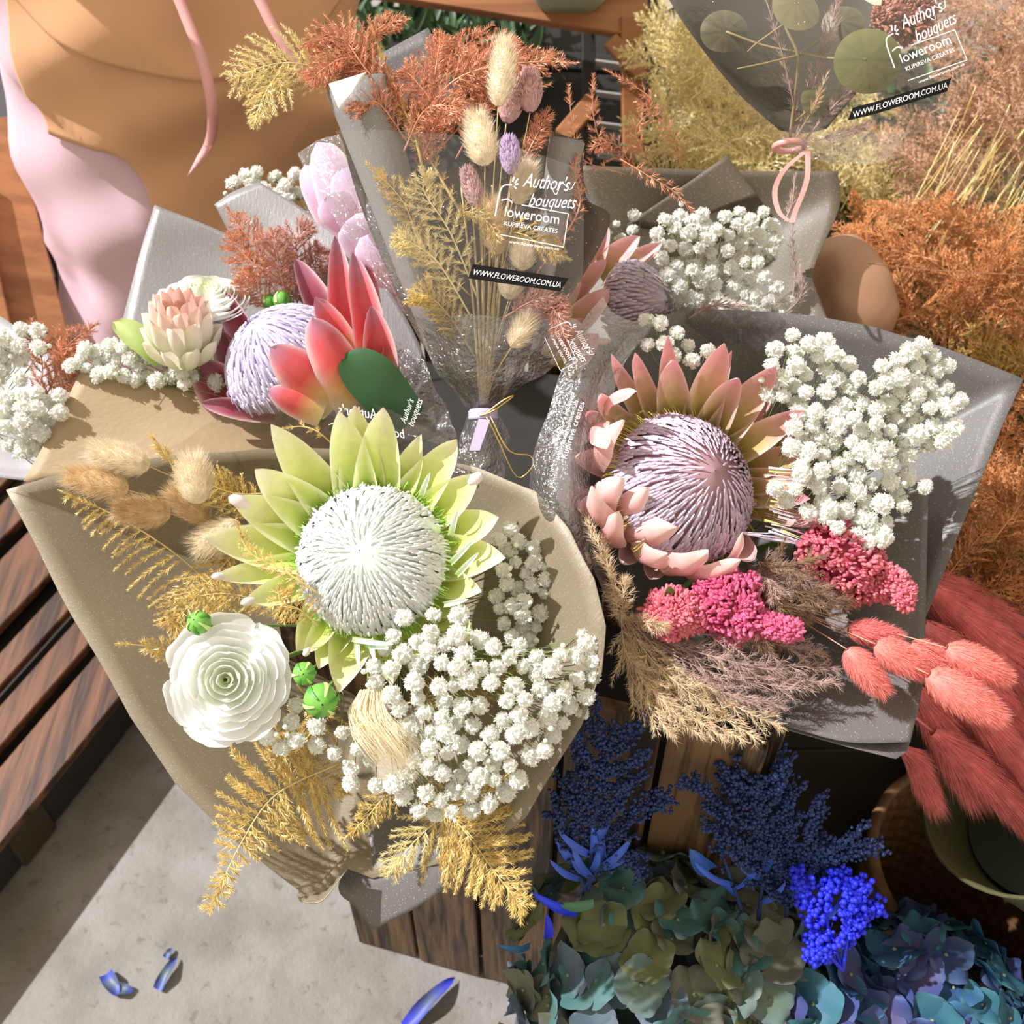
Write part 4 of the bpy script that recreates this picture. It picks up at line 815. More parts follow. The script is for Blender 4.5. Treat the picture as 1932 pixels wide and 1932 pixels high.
for lb, b, tp, r, mt, dd in (('dusty pink canary grass head at the right of the tall hare\'s tail', (1000, 212), (1000, 135), 23, M_pink_seed, .90), ('dusty pink canary grass head just behind the tall hare\'s tail', (955, 232), (975, 155), 24, M_pink_seed, .905), ('lilac canary grass head under the pink ones', (965, 330), (960, 262), 18, M_lilac_seed, .91), ('faded pink canary grass head inside the cellophane', (905, 395), (880, 320), 18, M_pink_seed, .93)):
    P = cr([at(*b, dd), at(*tp, dd)], 12); th = thing('canary_grass', lb, 'dried grass', P[0]); m = MB(); rr = r*dd/FPX
    core(m, P, lambda t: rr*spindle(t)*.85)
    for i in range(420):
        t = rnd(0, .97); k = min(int(t*12), 11); p = P[k].lerp(P[k+1], t*12-k); T = (P[1]-P[0]).normalized(); Rv = rvec(); Rv = (Rv-T*Rv.dot(T)).normalized(); q = p+Rv*rr*spindle(t)*.8; D2 = (Rv*.5+T).normalized(); S = T.cross(Rv)*.0011
        m.add([q, q+D2*.003-S, q+D2*.0065, q+D2*.003+S, q+D2*.003+Rv*.0008], [(0, 1, 4), (1, 2, 4), (2, 3, 4), (3, 0, 4)])
    m.build('seed_head', mt, th, smooth=False); m = MB(); tube(m, cr([Jd, at(b[0]*.4+548, b[1]*.5+380, .955), P[0]], 14), .0006, .0005, 5); m.build('stem', M_straw, th)
for k, (x, dx) in enumerate(((905, -8), (912, -2), (920, 4), (928, 8), (935, 14), (898, -14))):
    m = MB(); tube(m, cr(P3([(912+dx*.3, 780, .98), (x, 640, .955), (x+dx, 480, .94), (x+dx*2, 350, .94)]), 14), .0013, .0009, 6); tag(m.build('straw_reed', M_straw, loc=at(912, 780, .98)), 'bare straw-coloured stem running up inside the upright bouquet', 'stem', 'straw stems in the upright bouquet')
fr('gold fern frond hanging over the apron at the far left of the upright bouquet', [(700, 190, .96), (600, 130, .93), (520, 120, .92), (435, 152, .92)], 90, M_gold2, n=16, ang=60, sides=(1, 1), bend=-.5, nl=.005, prof=lambda t: .25+.6*math.sin(PI*t))
fr('gold fern tip hanging straight down over the apron', [(540, 120, .925), (510, 160, .92), (490, 200, .92), (478, 240, .92)], 60, M_gold2, n=12, ang=55, prof=lambda t: (1-t)**1.1*1.2+.1, nl=.005)
cps = [([(790, 250, .94), (690, 130, .92), (640, 70, .92), (565, 90, .92)], 70, 'copper fern frond arching left over the apron'), ([(760, 200, .94), (700, 90, .93), (720, 50, .93), (770, 36, .93)], 40, 'copper fern frond with its tip reaching the black gap at the top'), ([(820, 260, .95), (800, 150, .94), (860, 100, .94), (930, 45, .94)], 60, 'copper fern frond rising to the top beside the tall hare\'s tail'), ([(780, 240, .94), (860, 150, .92), (970, 120, .91), (1092, 118, .91)], 60, 'long copper fern frond sweeping right past the hare\'s tails'), ([(800, 260, .94), (880, 190, .93), (960, 170, .93), (1040, 160, .93)], 50, 'copper fern frond behind the pink canary grass'), ([(770, 270, .93), (720, 200, .915), (690, 190, .91), (660, 180, .91)], 50, 'copper fern frond spilling over the rolled paper edge'), ([(760, 290, .93), (800, 210, .91), (850, 200, .90), (895, 215, .90)], 45, 'bright copper fern frond left of the plump hare\'s tail'), ([(730, 150, .94), (660, 110, .92), (610, 130, .915), (580, 160, .915)], 50, 'copper fern frond hanging left of the white paper corner'), ([(820, 300, .96), (900, 130, .96), (940, 90, .96), (985, 80, .96)], 50, 'copper fern frond behind the tall hare\'s tail'), ([(960, 350, .95), (1000, 280, .94), (1020, 240, .94), (1035, 205, .94)], 30, 'copper fern tip below the right canary grass head'), ([(1000, 620, .93), (1040, 580, .92), (1060, 620, .915), (1075, 668, .91)], 30, 'rose copper fern frond below the black band'), ([(950, 600, .93), (1000, 570, .92), (1040, 560, .92), (1070, 590, .92)], 34, 'rose copper fern frond right of the straw stems'), ([(1010, 520, .94), (1090, 400, .93), (1085, 330, .93), (1090, 290, .93)], 16, 'thin copper fern along the right edge of the cellophane')]
for x0, y0, x1, y1, w, lb in ((800, 260, 620, 110, 46, 'copper fern frond nearest the apron ribbon'), (790, 260, 840, 70, 44, 'copper fern frond pointing up between the grey corner and the hare\'s tail'), (830, 280, 1000, 130, 44, 'copper fern frond crossing behind the tall hare\'s tail'), (770, 240, 610, 60, 44, 'copper fern frond beneath the one arching over the apron'), (840, 280, 760, 130, 50, 'copper fern frond in front of the grey paper corner'), (850, 260, 900, 100, 50, 'copper fern frond just left of the tall hare\'s tail'), (800, 290, 690, 150, 44, 'copper fern frond touching the rolled paper top'), (860, 300, 950, 150, 44, 'copper fern frond under the long right-sweeping one'), (780, 330, 830, 230, 40, 'copper fern frond low beside the plump hare\'s tail'), (820, 240, 1060, 100, 34, 'copper fern frond above the long right-sweeping one')):
    cps.append(([(x0, y0, .95), (lerp(x0, x1, .4)+8, lerp(y0, y1, .55), .93), (lerp(x0, x1, .75), lerp(y0, y1, .88), .925), (x1, y1, .925)], w, lb))
for q, w, lb in cps: fr(lb, q, w*1.15, M_copper if 'rose' not in lb else M_copper2, n=17, ang=52, nl=.0052, whorl=5)
gds = [([(890, 560, .95), (800, 470, .93), (760, 380, .92), (690, 305, .915)], 60, 'gold fern frond with its tip over the rolled grey paper'), ([(900, 560, .93), (850, 440, .915), (800, 360, .91), (810, 320, .91)], 60, 'pale gold fern frond in the left of the upright cellophane'), ([(890, 600, .93), (830, 500, .915), (780, 460, .91), (740, 448, .91)], 55, 'pale gold fern frond left of the black band'), ([(900, 680, .95), (850, 600, .93), (810, 560, .92), (770, 560, .92)], 60, 'gold fern frond low in the upright cellophane'), ([(900, 500, .95), (960, 440, .93), (1020, 460, .92), (1075, 490, .92)], 50, 'gold fern frond below the printed frame'), ([(850, 440, .93), (880, 400, .92), (930, 430, .915), (930, 480, .915)], 25, 'gold fern twig bending toward the black band'), ([(880, 420, .95), (810, 300, .94), (780, 250, .93), (740, 150, .93)], 28, 'thick gold fern stem rising beside the rolled edge'), ([(800, 330, .94), (780, 250, .93), (740, 160, .93), (700, 50, .93)], 8, 'bare gold fern stalk among the copper fern'), ([(780, 240, .94), (700, 160, .93), (660, 150, .93), (630, 140, .93)], 40, 'gold fern spray above the white paper corner')]
for q, w, lb in gds: fr(lb, q, w, M_gold2 if 'pale' in lb else M_gold, n=14, ang=52, nl=.0055, stemr=.0015 if 'stem' in lb or 'stalk' in lb else .0009)
for k, (q, w) in enumerate((([(1240, 330, 1.12), (1150, 290, 1.1), (1120, 220, 1.09), (1120, 140, 1.09)], 22), ([(1240, 330, 1.12), (1200, 250, 1.1), (1230, 190, 1.09), (1140, 130, 1.09)], 22), ([(1200, 330, 1.12), (1170, 280, 1.1), (1140, 270, 1.09), (1110, 285, 1.09)], 26), ([(1290, 320, 1.12), (1270, 260, 1.1), (1230, 210, 1.09), (1200, 190, 1.09)], 22), ([(1180, 330, 1.12), (1100, 300, 1.1), (1080, 230, 1.09), (1072, 160, 1.09)], 14), ([(1170, 300, 1.04), (1220, 330, 1.03), (1270, 360, 1.03), (1310, 400, 1.03)], 18))):
    fr(('loose copper fern strand against the black crate, ' + ('bending inward', 'curling at its tip', 'short and low', 'furthest right', 'straight and thin', 'draped over the olive-brown paper')[k]), q, w, M_copper, n=10, ang=55, nl=.006, stemr=.0006, whorl=4)
# ================================================================ bouquet E : hanging at the upper right
we = thing('bouquet_wrap', 'misty cellophane wrap of the eucalyptus bouquet at the upper right', 'wrapping', at(1480, 272, 1.0))
m = MB(); sheet(m, [P3([(1225, -60, .90), (1400, -70, .88), (1600, -70, .87), (1760, -60, .88), (1920, -60, .90)]), P3([(1300, 60, .92), (1430, 60, .89), (1600, 60, .88), (1750, 60, .885), (1880, 60, .905)]), P3([(1380, 170, .95), (1460, 170, .92), (1600, 170, .905), (1720, 170, .91), (1800, 190, .925)]), P3([(1450, 262, .985), (1470, 268, .97), (1520, 280, .95), (1600, 290, .945), (1700, 300, .95)])], 30, 30, wr=.003, ws=16); m.build('cellophane', M_filmE, we)
m = MB(); sheet(m, [P3([(1225, -70, .99), (1400, -80, 1.03), (1640, -80, 1.03), (1700, -80, 1.0)]), P3([(1290, 40, .98), (1400, 60, 1.02), (1560, 70, 1.02), (1680, 60, 1.0)]), P3([(1390, 170, .985), (1440, 180, 1.01), (1520, 180, 1.01), (1620, 170, 1.0)]), P3([(1470, 245, .99), (1490, 250, 1.0), (1520, 252, 1.0), (1560, 245, .995)])], 24, 24, wr=.002); m.build('paper_sheet', mat('dark_olive_grey_paper', (.055, .050, .032), .6, spec=.2), we, solid=.0007)
m = MB(); sheet(m, [P3([(1470, 250, .97), (1520, 240, .955), (1600, 250, .95), (1720, 240, .96)]), P3([(1480, 285, .98), (1540, 300, .965), (1620, 310, .96), (1660, 300, .965)])], 24, 10, wr=.006, ws=35); m.build('cellophane_gather', M_film2, we)
m = MB()
for q in ([(1520, 285, .955), (1480, 320, .955), (1462, 360, .96), (1470, 400, .96), (1490, 418, .96)], [(1524, 285, .955), (1522, 340, .955), (1500, 400, .96), (1494, 420, .96)]):
    P = cr(P3(q), 20); V = []
    for p in P: V += [p-RT*.0024, p+RT*.0024]
    m.add(V, [(2*i, 2*i+1, 2*i+3, 2*i+2) for i in range(20)])
tube(m, [at(1490, 276, .975)+(RT*math.cos(a)+FW*math.sin(a))*.013 for a in [2*PI*i/20 for i in range(21)]], .003, .003, 6); m.build('pink_ribbon', M_ribbonP, we)
m = MB(); e = Print(1600, 208, -17.5, .895, 1.0)
V = [e.w(a, b)+FW*.0006 for a, b in ((10, -2), (60, 0), (205, 0), (190, 22), (50, 22), (-6, 18))]; m.add(V, [(0, 1, 4, 5), (1, 2, 3, 4)]); bd = m.build('black_band', M_black, we, smooth=False)
e.text('WWW.FLOWEROOM.COM.UA', 8, 16, 184, shear=.35, ys=1.1); e.done(bd)
e = Print(1688, 128, -22, .878, .93); logo(e); e.done(we)
Je = at(1490, 270, .99)
def euc(lb, px, py, r, d, stemto, col, rot):
    th = thing('eucalyptus_leaf', lb, 'leaf', at(px, py, d)); O = at(px, py, d); rr = r*d/FPX; m = MB(); V = [O]; F = []; C = [col]
    X, Y, A = frame(cdir(rnd(-.5, .5), rnd(-.3, .5), 1)); n = 28
    for j in range(1, 6):
        for k in range(n):
            a = 2*PI*k/n; q = rr*j/5*(1+.12*math.cos(a-rot)); V.append(O+X*math.cos(a)*q+Y*math.sin(a)*q*.9-A*(q*q/rr*.22)+A*rr*.03*math.sin(3*a)*j/5); C.append(lc(col, (.45, .40, .18), .12*(j/5)**4+.15*abs(math.sin(a*9))))
    for k in range(n): F.append((0, 1+k, 1+(k+1) % n))
    for j in range(4):
        for k in range(n): a = 1+j*n+k; b = 1+j*n+(k+1) % n; F.append((a, a+n, b+n, b))
    m.add(V, F, C); m.build('blade', M_bract, th); m = MB(); tube(m, cr([O, O.lerp(at(*stemto), .5)+rvec(.005), at(*stemto)], 10), .0011, .0011, 6); m.build('stem', mat('olive_twig', (.30, .24, .10), .6), th)
for lb, px, py, r, d, st, c, ro in (('large round eucalyptus leaf beside the printed lettering', 1634, 112, 66, .93, (1510, 100, .95), (.13, .15, .04), 0), ('eucalyptus leaf cut by the top edge above the dark paper', 1500, 5, 52, .93, (1480, 45, .95), (.15, .14, .055), 1), ('eucalyptus leaf coloured dim against the dark paper', 1370, 60, 45, .97, (1510, 100, .96), (.055, .055, .025), 2), ('narrow eucalyptus leaf low in the hanging bouquet', 1540, 190, 34, .96, (1500, 230, .98), (.08, .085, .03), 0), ('shade-coloured eucalyptus leaf left of the large round one', 1585, 40, 40, .97, (1510, 100, .96), (.055, .055, .025), 0)): euc(lb, px, py, r, d, st, c, ro)  # dim and shaded leaves carry the shade as a darker leaf colour
m = MB(); tube(m, cr(P3([(1490, 262, .985), (1500, 180, .97), (1505, 105, .95), (1480, 40, .945), (1490, -40, .95)]), 20), .0016, .0012, 6); tube(m, cr(P3([(1505, 105, .95), (1440, 120, .945), (1390, 130, .95)]), 10), .001, .0006, 6); tube(m, cr(P3([(1480, 45, .945), (1430, 80, .95), (1410, 98, .95)]), 10), .001, .0006, 6); tag(m.build('twig', mat('olive_twig', (.30, .24, .10), .6), loc=at(1490, 262, .985)), 'branching olive twig across the dark paper of the hanging bouquet', 'twig')
for k, (b, tp, mt, w) in enumerate((((1500, 260), (1590, -40), M_pampas, 46), ((1510, 255), (1430, -50), M_pampas, 18), ((1520, 262), (1680, 60), M_pampas, 44), ((1500, 262), (1560, 140), M_pampas2, 14), ((1540, 265), (1640, 235), M_pampas, 26))):
    fr(('tall mauve', 'thin mauve', 'leaning mauve', 'short straw-coloured', 'low mauve')[k]+' pampas plume inside the hanging bouquet', [(b[0], b[1], .985), ((b[0]+tp[0])/2+6, (b[1]+tp[1])/2, .955), (tp[0], tp[1], .94)], w, mt, n=12, ang=25, whorl=4, nl=.007, nw=.0006, hairang=1.5)
th = thing('dried_flower_head', 'reddish-brown dried flower head behind the printed lettering', 'dried flower', at(1700, 35, .97)); m = MB(); P = cr(P3([(1650, 40, .97), (1700, 30, .965), (1745, 25, .97)]), 12); lump(m, P, lambda t: .018*math.sin(PI*(t*.9+.05))**.5, 700, .005, [(.25, .08, .05), (.42, .16, .10), (.5, .22, .14)]); m.build('flower_head', M_bract, th)
m = MB(); leaf(m, at(1600, -25, .90), at(1662, 12, .885), -FW, .011, (.9, .86, .7), cup=.2, pw=.3); tag(m.build('petal', M_petal, loc=at(1600, -25, .90)), 'single cream petal at the top edge of the hanging bouquet', 'petal')
# ================================================================ bouquet F : left rear, red protea
wf = thing('bouquet_wrap', 'grey paper wrap with square corners behind the red protea at the left', 'wrapping paper', at(560, 720, 1.15))
m = MB(); sheet(m, [P3([(290, 386, 1.16), (360, 412, 1.16), (440, 445, 1.16), (600, 520, 1.15), (700, 600, 1.14)]), P3([(262, 480, 1.15), (360, 500, 1.16), (450, 540, 1.16), (600, 600, 1.15), (700, 660, 1.13)]), P3([(228, 615, 1.13), (340, 660, 1.13), (450, 700, 1.13), (600, 720, 1.12), (700, 740, 1.11)])], 20, 20, wr=.0015); m.build('paper_sheet', M_paperL, wf, solid=.0007)
m = MB(); sheet(m, [P3([(404, 384, 1.13), (440, 360, 1.13), (490, 341, 1.13)]), P3([(450, 460, 1.13), (540, 430, 1.12), (590, 405, 1.12)]), P3([(560, 560, 1.12), (640, 520, 1.10), (690, 490, 1.10)]), P3([(680, 700, 1.10), (740, 690, 1.08), (790, 650, 1.08)]), P3([(730, 860, 1.08), (780, 840, 1.07), (830, 820, 1.07)])], 16, 30, wr=.0015); m.build('paper_sheet', M_paperL, wf, solid=.0007)
m = MB(); sheet(m, [P3([(640, 560, 1.09), (720, 620, 1.06), (800, 680, 1.05)]), P3([(690, 700, 1.06), (760, 740, 1.04), (850, 780, 1.04)]), P3([(740, 800, 1.05), (800, 830, 1.04), (870, 860, 1.03)])], 24, 20, wr=.006, ws=35); m.build('cellophane', M_film2, wf)
Jf = at(640, 850, 1.10)
O = at(545, 690, 1.04); A = cdir(-.42, .55, .55)
th = thing('king_protea', 'red and yellow bracted protea with a white-lilac dome at the left rear', 'flower', O)
m = MB(); pos = bristles(m, O, A, .058, .055, 700, (.86, .83, .90), (.64, .56, .78), (.50, .60, .20), w=.0032, p=1.5, lift=.002, low=.30); c_ = MB(); dome_core(c_, pos, (.5, .42, .55)); c_.build('receptacle', M_attr, th); m.build('style_dome', M_petal, th)
RD = [(.92, .80, .38), (.90, .50, .22), (.82, .10, .10), (.74, .12, .14), (.55, .30, .42)]; MR = [(.42, .16, .10), (.34, .04, .06), (.36, .07, .11), (.40, .16, .24)]
for bx, by, tx, ty, w, cs, bd_, td_ in ((640, 760, 628, 445, 56, RD, 1.05, 1.03), (700, 770, 660, 475, 62, RD, 1.04, 1.0), (690, 690, 690, 490, 40, RD, 1.06, 1.05), (715, 740, 698, 575, 60, RD, 1.03, 1.0), (735, 740, 730, 640, 34, RD, 1.03, 1.01), (640, 760, 508, 655, 72, RD, 1.0, .965), (680, 760, 585, 600, 74, RD, 1.0, .97), (650, 700, 592, 560, 60, RD, 1.03, 1.0), (610, 780, 505, 735, 46, RD, .99, .975), (640, 680, 555, 490, 56, MR, 1.08, 1.07), (500, 680, 418, 545, 56, MR, 1.08, 1.07), (500, 730, 405, 620, 70, MR, 1.09, 1.07), (470, 780, 370, 680, 90, MR, 1.08, 1.06), (420, 820, 340, 650, 60, MR, 1.09, 1.07), (520, 780, 380, 760, 40, MR, 1.05, 1.03), (650, 640, 625, 520, 34, MR, 1.07, 1.06)):
    m = MB(); petal(m, at(bx, by, bd_), at(tx, ty, td_), (-FW+RT*.4*(1 if bx > 600 else -.3)+rvec(.15)), w*1.35/FPX*1.02, lift=.10, cup=-.3 if cs is RD and bd_ < 1.01 else .3, curl=.03, cols=cs, edge=(.88, .66, .66), nu=16, nv=8); m.build('bract', M_bract, th)
m = MB(); tube(m, [O, Jf], .007, .006, 8); m.build('stem', M_green, th)
m = MB(); leaf(m, at(655, 790, 1.0), at(690, 668, .985), cdir(-.3, .2, 1), .047, (.05, .16, .05), cup=.12, pw=.3); leaf_m = m; m2 = MB()
th = thing('protea_leaf', 'dark green oval leaf in front of the red protea bracts', 'leaf', at(745, 780, 1.0)); petal(m2, at(770, 800, 1.0), at(648, 668, .985), cdir(.2, .3, 1), .052, lift=.08, cup=.1, cols=[(.018, .07, .02), (.03, .10, .03)], pw=.42, nu=16, nv=8); m2.build('blade', M_attr, th)
# blushing bride
O = at(345, 645, 1.03); A = cdir(.05, .75, .7)
th = thing('blushing_bride_protea', 'cream and blush-pink blushing bride flower beside the white ranunculus', 'flower', O)
for ring, (n, rr, ln, w, cs, zz) in enumerate(((6, .012, .050, .020, [(.80, .82, .62), (.88, .66, .56), (.90, .60, .54)], .0), (8, .020, .050, .024, [(.84, .86, .66), (.90, .80, .66), (.92, .64, .56)], -.004), (9, .027, .048, .026, [(.82, .86, .62), (.90, .88, .72), (.90, .80, .68)], -.012), (9, .030, .036, .022, [(.74, .80, .50), (.88, .88, .70), (.92, .88, .74)], -.022))):
    X, Y, _ = frame(A)
    for i in range(n):
        a = 2*PI*i/n+ring*.4; u = X*math.cos(a)+Y*math.sin(a); B = O+u*rr*.55+A*zz; T = O+u*rr*(1.05+.15*(ring == 3))+A*(zz+ln); m = MB(); petal(m, B, T, -u, w, lift=-.16, cup=.45, curl=-.03, cols=cs, nu=12, nv=6, pw=.5); m.build('bract', M_petal, th)
m = MB()
for i in range(60): blade(m, O+rvec(.006), (A+rvec(.3)).normalized(), rnd(.035, .045), .0012, (.70, .30, .22))
m.build('filaments', M_attr, th); m = MB(); tube(m, cr([O-A*.01, at(420, 760, 1.08), Jf], 10), .004, .004, 8); m.build('stem', M_green, th)
ranunculus('white ranunculus seen from the side behind the blushing bride flower', at(385, 568, 1.07), cdir(.1, .75, .6), .046, M_ran, [(.85, .90, .70), (.94, .94, .90), (.95, .95, .93), (.3, .42, .08)], Jf, H=.4, layers=11)
bud('dark green bud hiding in the copper fern, right one of the pair', at(532, 566, 1.09), UP, .0095, Jf); bud('dark green bud hiding in the copper fern, left one of the pair', at(508, 568, 1.095), UP, .008, Jf); bud('green bud beneath the side-on white ranunculus', at(412, 600, 1.08), UP, .010, Jf)
for k, (q, w) in enumerate((([(560, 590, 1.12), (520, 500, 1.10), (470, 450, 1.09), (428, 390, 1.09)], 60), ([(550, 600, 1.11), (560, 500, 1.09), (560, 450, 1.08), (590, 420, 1.08)], 60), ([(550, 600, 1.11), (500, 520, 1.09), (460, 480, 1.09), (428, 440, 1.09)], 60), ([(550, 600, 1.12), (580, 520, 1.10), (600, 490, 1.09), (612, 470, 1.09)], 55), ([(540, 600, 1.11), (500, 560, 1.09), (470, 540, 1.08), (450, 520, 1.08)], 55), ([(550, 590, 1.10), (530, 520, 1.08), (520, 470, 1.07), (510, 430, 1.07)], 60))):
    fr('rose-copper fern frond above the red protea, '+('its tip highest', 'leaning to the upright bouquet', 'pointing left', 'lying rightmost', 'low beside the ranunculus', 'in the middle of the tuft')[k], q, w, M_copper2 if k % 2 else M_copper, n=13, ang=58, nl=.0065, whorl=6)
Gl = "baby's breath at the left rear"
gyps([(130, 680), (200, 640), (270, 655), (330, 700), (400, 715), (400, 740), (300, 725), (160, 705)], 20, 50, 1.05, .015, 15.5, Jf, "baby's breath sprig peeping over the tan kraft corner", Gl+' middle', fixed=[(402, 715), (408, 722), (134, 690), (160, 660)])
m = MB(); petal(m, at(305, 680, 1.05), at(213, 608, 1.04), -FW+UP*.4, .030, lift=.1, cup=.35, cols=[(.50, .66, .22), (.62, .74, .32)], pw=.5); tag(m.build('leaf', M_petal, loc=at(305, 680, 1.05)), 'fresh light green leaf beside the blushing bride flower', 'leaf')
# ================================================================ bouquet I : far left edge
wi = thing('bouquet_wrap', 'pale grey paper wrap corner at the left edge under the baby\'s breath', 'wrapping paper', at(10, 850, 1.15))
m = MB(); sheet(m, [P3([(-120, 560, 1.16), (-20, 585, 1.16), (60, 640, 1.15), (130, 700, 1.14)]), P3([(-120, 720, 1.13), (0, 740, 1.14), (70, 770, 1.13), (120, 790, 1.12)]), P3([(-120, 830, 1.08), (-20, 850, 1.08), (40, 860, 1.08), (90, 860, 1.08)]), P3([(-100, 900, 1.07), (-10, 900, 1.07), (50, 905, 1.07), (80, 895, 1.07)])], 16, 20, wr=.002); m.build('paper_sheet', mat('pale_grey_paper', (.38, .37, .38), .45, sparkle=420), wi, solid=.0007)
Ji = at(-20, 820, 1.13)
for k, (q, w) in enumerate((([(60, 800, 1.10), (110, 700, 1.09), (130, 650, 1.08), (185, 610, 1.08)], 55), ([(60, 800, 1.10), (80, 700, 1.09), (70, 650, 1.08), (60, 600, 1.08)], 50), ([(90, 800, 1.10), (120, 740, 1.09), (140, 700, 1.08), (160, 660, 1.08)], 50), ([(70, 790, 1.10), (100, 740, 1.08), (120, 700, 1.07), (110, 640, 1.07)], 50))):
    fr('copper fern frond in the bouquet at the left edge, '+('reaching right', 'upright', 'lowest', 'in front')[k], q, w, M_copper, n=13, ang=58, nl=.0065, whorl=6)
gyps([(-20, 640), (60, 615), (80, 640), (40, 720), (-20, 720)], 22, 18, 1.06, .012, 18, Ji, "baby's breath sprig at the very left edge above the copper fern", Gl+' edge', fixed=[(70, 625), (72, 655)])
gyps([(-20, 760), (60, 740), (120, 745), (110, 800), (80, 860), (20, 850), (-20, 800)], 21, 46, 1.04, .012, 17, Ji, "dense baby's breath sprig at the left edge below the copper fern", Gl+' low edge', bulge=.02)
# ================================================================ bouquet G : lilac protea behind
Jg = at(740, 640, 1.14)
th = thing('lilac_protea', 'half-open lilac-pink protea leaning on the rolled grey paper', 'flower', at(690, 520, 1.11))
LP = [(.78, .48, .62), (.84, .46, .60), (.80, .54, .74), (.74, .58, .80)]
for bx, by, tx, ty, w, bd_, td_ in ((680, 470, 600, 268, 72, 1.10, 1.08), (640, 440, 575, 312, 54, 1.11, 1.10), (660, 440, 590, 300, 56, 1.13, 1.12), (720, 480, 645, 315, 84, 1.08, 1.05), (690, 450, 610, 375, 62, 1.07, 1.04), (740, 500, 650, 420, 70, 1.06, 1.03), (760, 560, 690, 400, 90, 1.10, 1.07), (750, 540, 700, 440, 90, 1.05, 1.02), (720, 430, 660, 300, 60, 1.13, 1.12)):
    m = MB(); petal(m, at(bx, by, bd_), at(tx, ty, td_), -FW-RT*.35, w*1.3/FPX*1.08, lift=.12, cup=-.35, curl=-.02, cols=LP, edge=(.95, .90, .92), nu=16, nv=8, pw=.45); m.build('bract', M_petal, th)
m = MB(); tube(m, cr(P3([(705, 480, 1.11), (730, 560, 1.13)])+[Jg], 8), .014, .008, 10); m.build('stem', M_green, th)
gyps([(430, 330), (480, 320), (560, 330), (590, 370), (590, 420), (540, 390), (480, 350)], 20, 30, 1.16, .012, 15, Jg, "baby's breath sprig behind the lilac protea in front of the apron", Gl+' upper', fixed=[(440, 345), (462, 330), (485, 325), (520, 335)])
# ================================================================ bouquet H : right rear
wh = thing('bouquet_wrap', 'olive-brown paper wrap with a square corner at the right rear', 'wrapping paper', at(1300, 640, 1.22))
m = MB(); sheet(m, [P3([(1092, 312, 1.17), (1250, 318, 1.18), (1400, 322, 1.18), (1580, 322, 1.17)]), P3([(1120, 400, 1.17), (1260, 420, 1.20), (1420, 430, 1.20), (1583, 390, 1.165)]), P3([(1140, 500, 1.16), (1260, 540, 1.19), (1420, 540, 1.18), (1533, 520, 1.14)]), P3([(1160, 640, 1.13), (1270, 660, 1.15), (1400, 650, 1.14), (1562, 610, 1.11)])], 24, 24, wr=.001); m.build('paper_sheet', M_paperO, wh, solid=.0007)
m = MB(); sheet(m, [P3([(1180, 425, 1.172), (1290, 350, 1.175), (1371, 293, 1.175)]), P3([(1260, 440, 1.185), (1350, 400, 1.185), (1430, 370, 1.175)])], 10, 10); m.build('paper_flap', M_paperO, wh, solid=.0007)
m = MB(); sheet(m, [P3([(1092, 330, 1.13), (1110, 370, 1.13)]), P3([(1100, 420, 1.12), (1148, 418, 1.12)]), P3([(1100, 480, 1.12), (1120, 480, 1.12)])], 8, 10); m.build('paper_fold', M_paperG, wh, solid=.0007)
m = MB(); sheet(m, [P3([(1180, 470, 1.05), (1300, 505, 1.04), (1530, 522, 1.06)]), P3([(1180, 560, 1.05), (1300, 580, 1.04), (1560, 600, 1.05)]), P3([(1180, 640, 1.06), (1300, 650, 1.06), (1560, 640, 1.06)])], 16, 14, wr=.002, ws=20); m.build('cellophane', M_film, wh)
Jh = at(1270, 640, 1.17)
O = at(1185, 580, 1.085); th = thing('king_protea', 'lilac-domed protea peeping out behind the top of the grey wrap', 'flower', O)
m = MB(); pos = bristles(m, O, cdir(.75, .0, .6), .042, .045, 420, (.72, .68, .84), (.68, .50, .52), (.5, .45, .2), w=.0032, lift=.003, low=.32); c_ = MB(); dome_core(c_, pos, (.4, .28, .34)); c_.build('receptacle', M_attr, th); m.build('style_dome', M_petal, th)
for bx, by, tx, ty, w, bd_, td_ in ((1105, 530, 1147, 426, 34, 1.10, 1.08), (1130, 520, 1208, 446, 44, 1.10, 1.08), (1170, 520, 1250, 460, 34, 1.11, 1.09), (1080, 560, 1145, 490, 34, 1.06, 1.04), (1070, 620, 1150, 545, 46, 1.04, 1.02), (1060, 700, 1130, 630, 50, 1.02, 1.0), (1050, 680, 1100, 600, 60, 1.04, 1.02), (1080, 540, 1120, 470, 40, 1.09, 1.08), (1075, 590, 1100, 520, 40, 1.06, 1.05)):
    m = MB(); petal(m, at(bx, by, bd_), at(tx, ty, td_), -FW+rvec(.2), w*1.4/FPX*1.06, lift=.08, cup=.35, cols=[(.45, .42, .10), (.66, .44, .24), (.80, .38, .36), (.84, .50, .52)], edge=(.88, .6, .58), nu=14, nv=6); m.build('bract', M_bract, th)
m = MB(); tube(m, [O, Jh], .006, .006, 8); m.build('stem', M_green, th)
Gh = "baby's breath at the right rear"
gyps([(1230, 430), (1290, 400), (1380, 395), (1450, 400), (1475, 450), (1440, 500), (1330, 510), (1250, 500)], 22, 64, 1.10, .014, 15.5, Jh, "baby's breath sprig in the upper part of the right rear bouquet", Gh, bulge=.02, fixed=[(1255, 415), (1240, 440), (1325, 405), (1395, 400), (1440, 400)])
gyps([(1240, 510), (1320, 500), (1440, 510), (1490, 570), (1470, 600), (1380, 590), (1280, 570)], 22, 46, 1.08, .014, 15.5, Jh, "baby's breath sprig just above the grey wrap's top edge", Gh+' low', fixed=[(1478, 590), (1450, 570)])
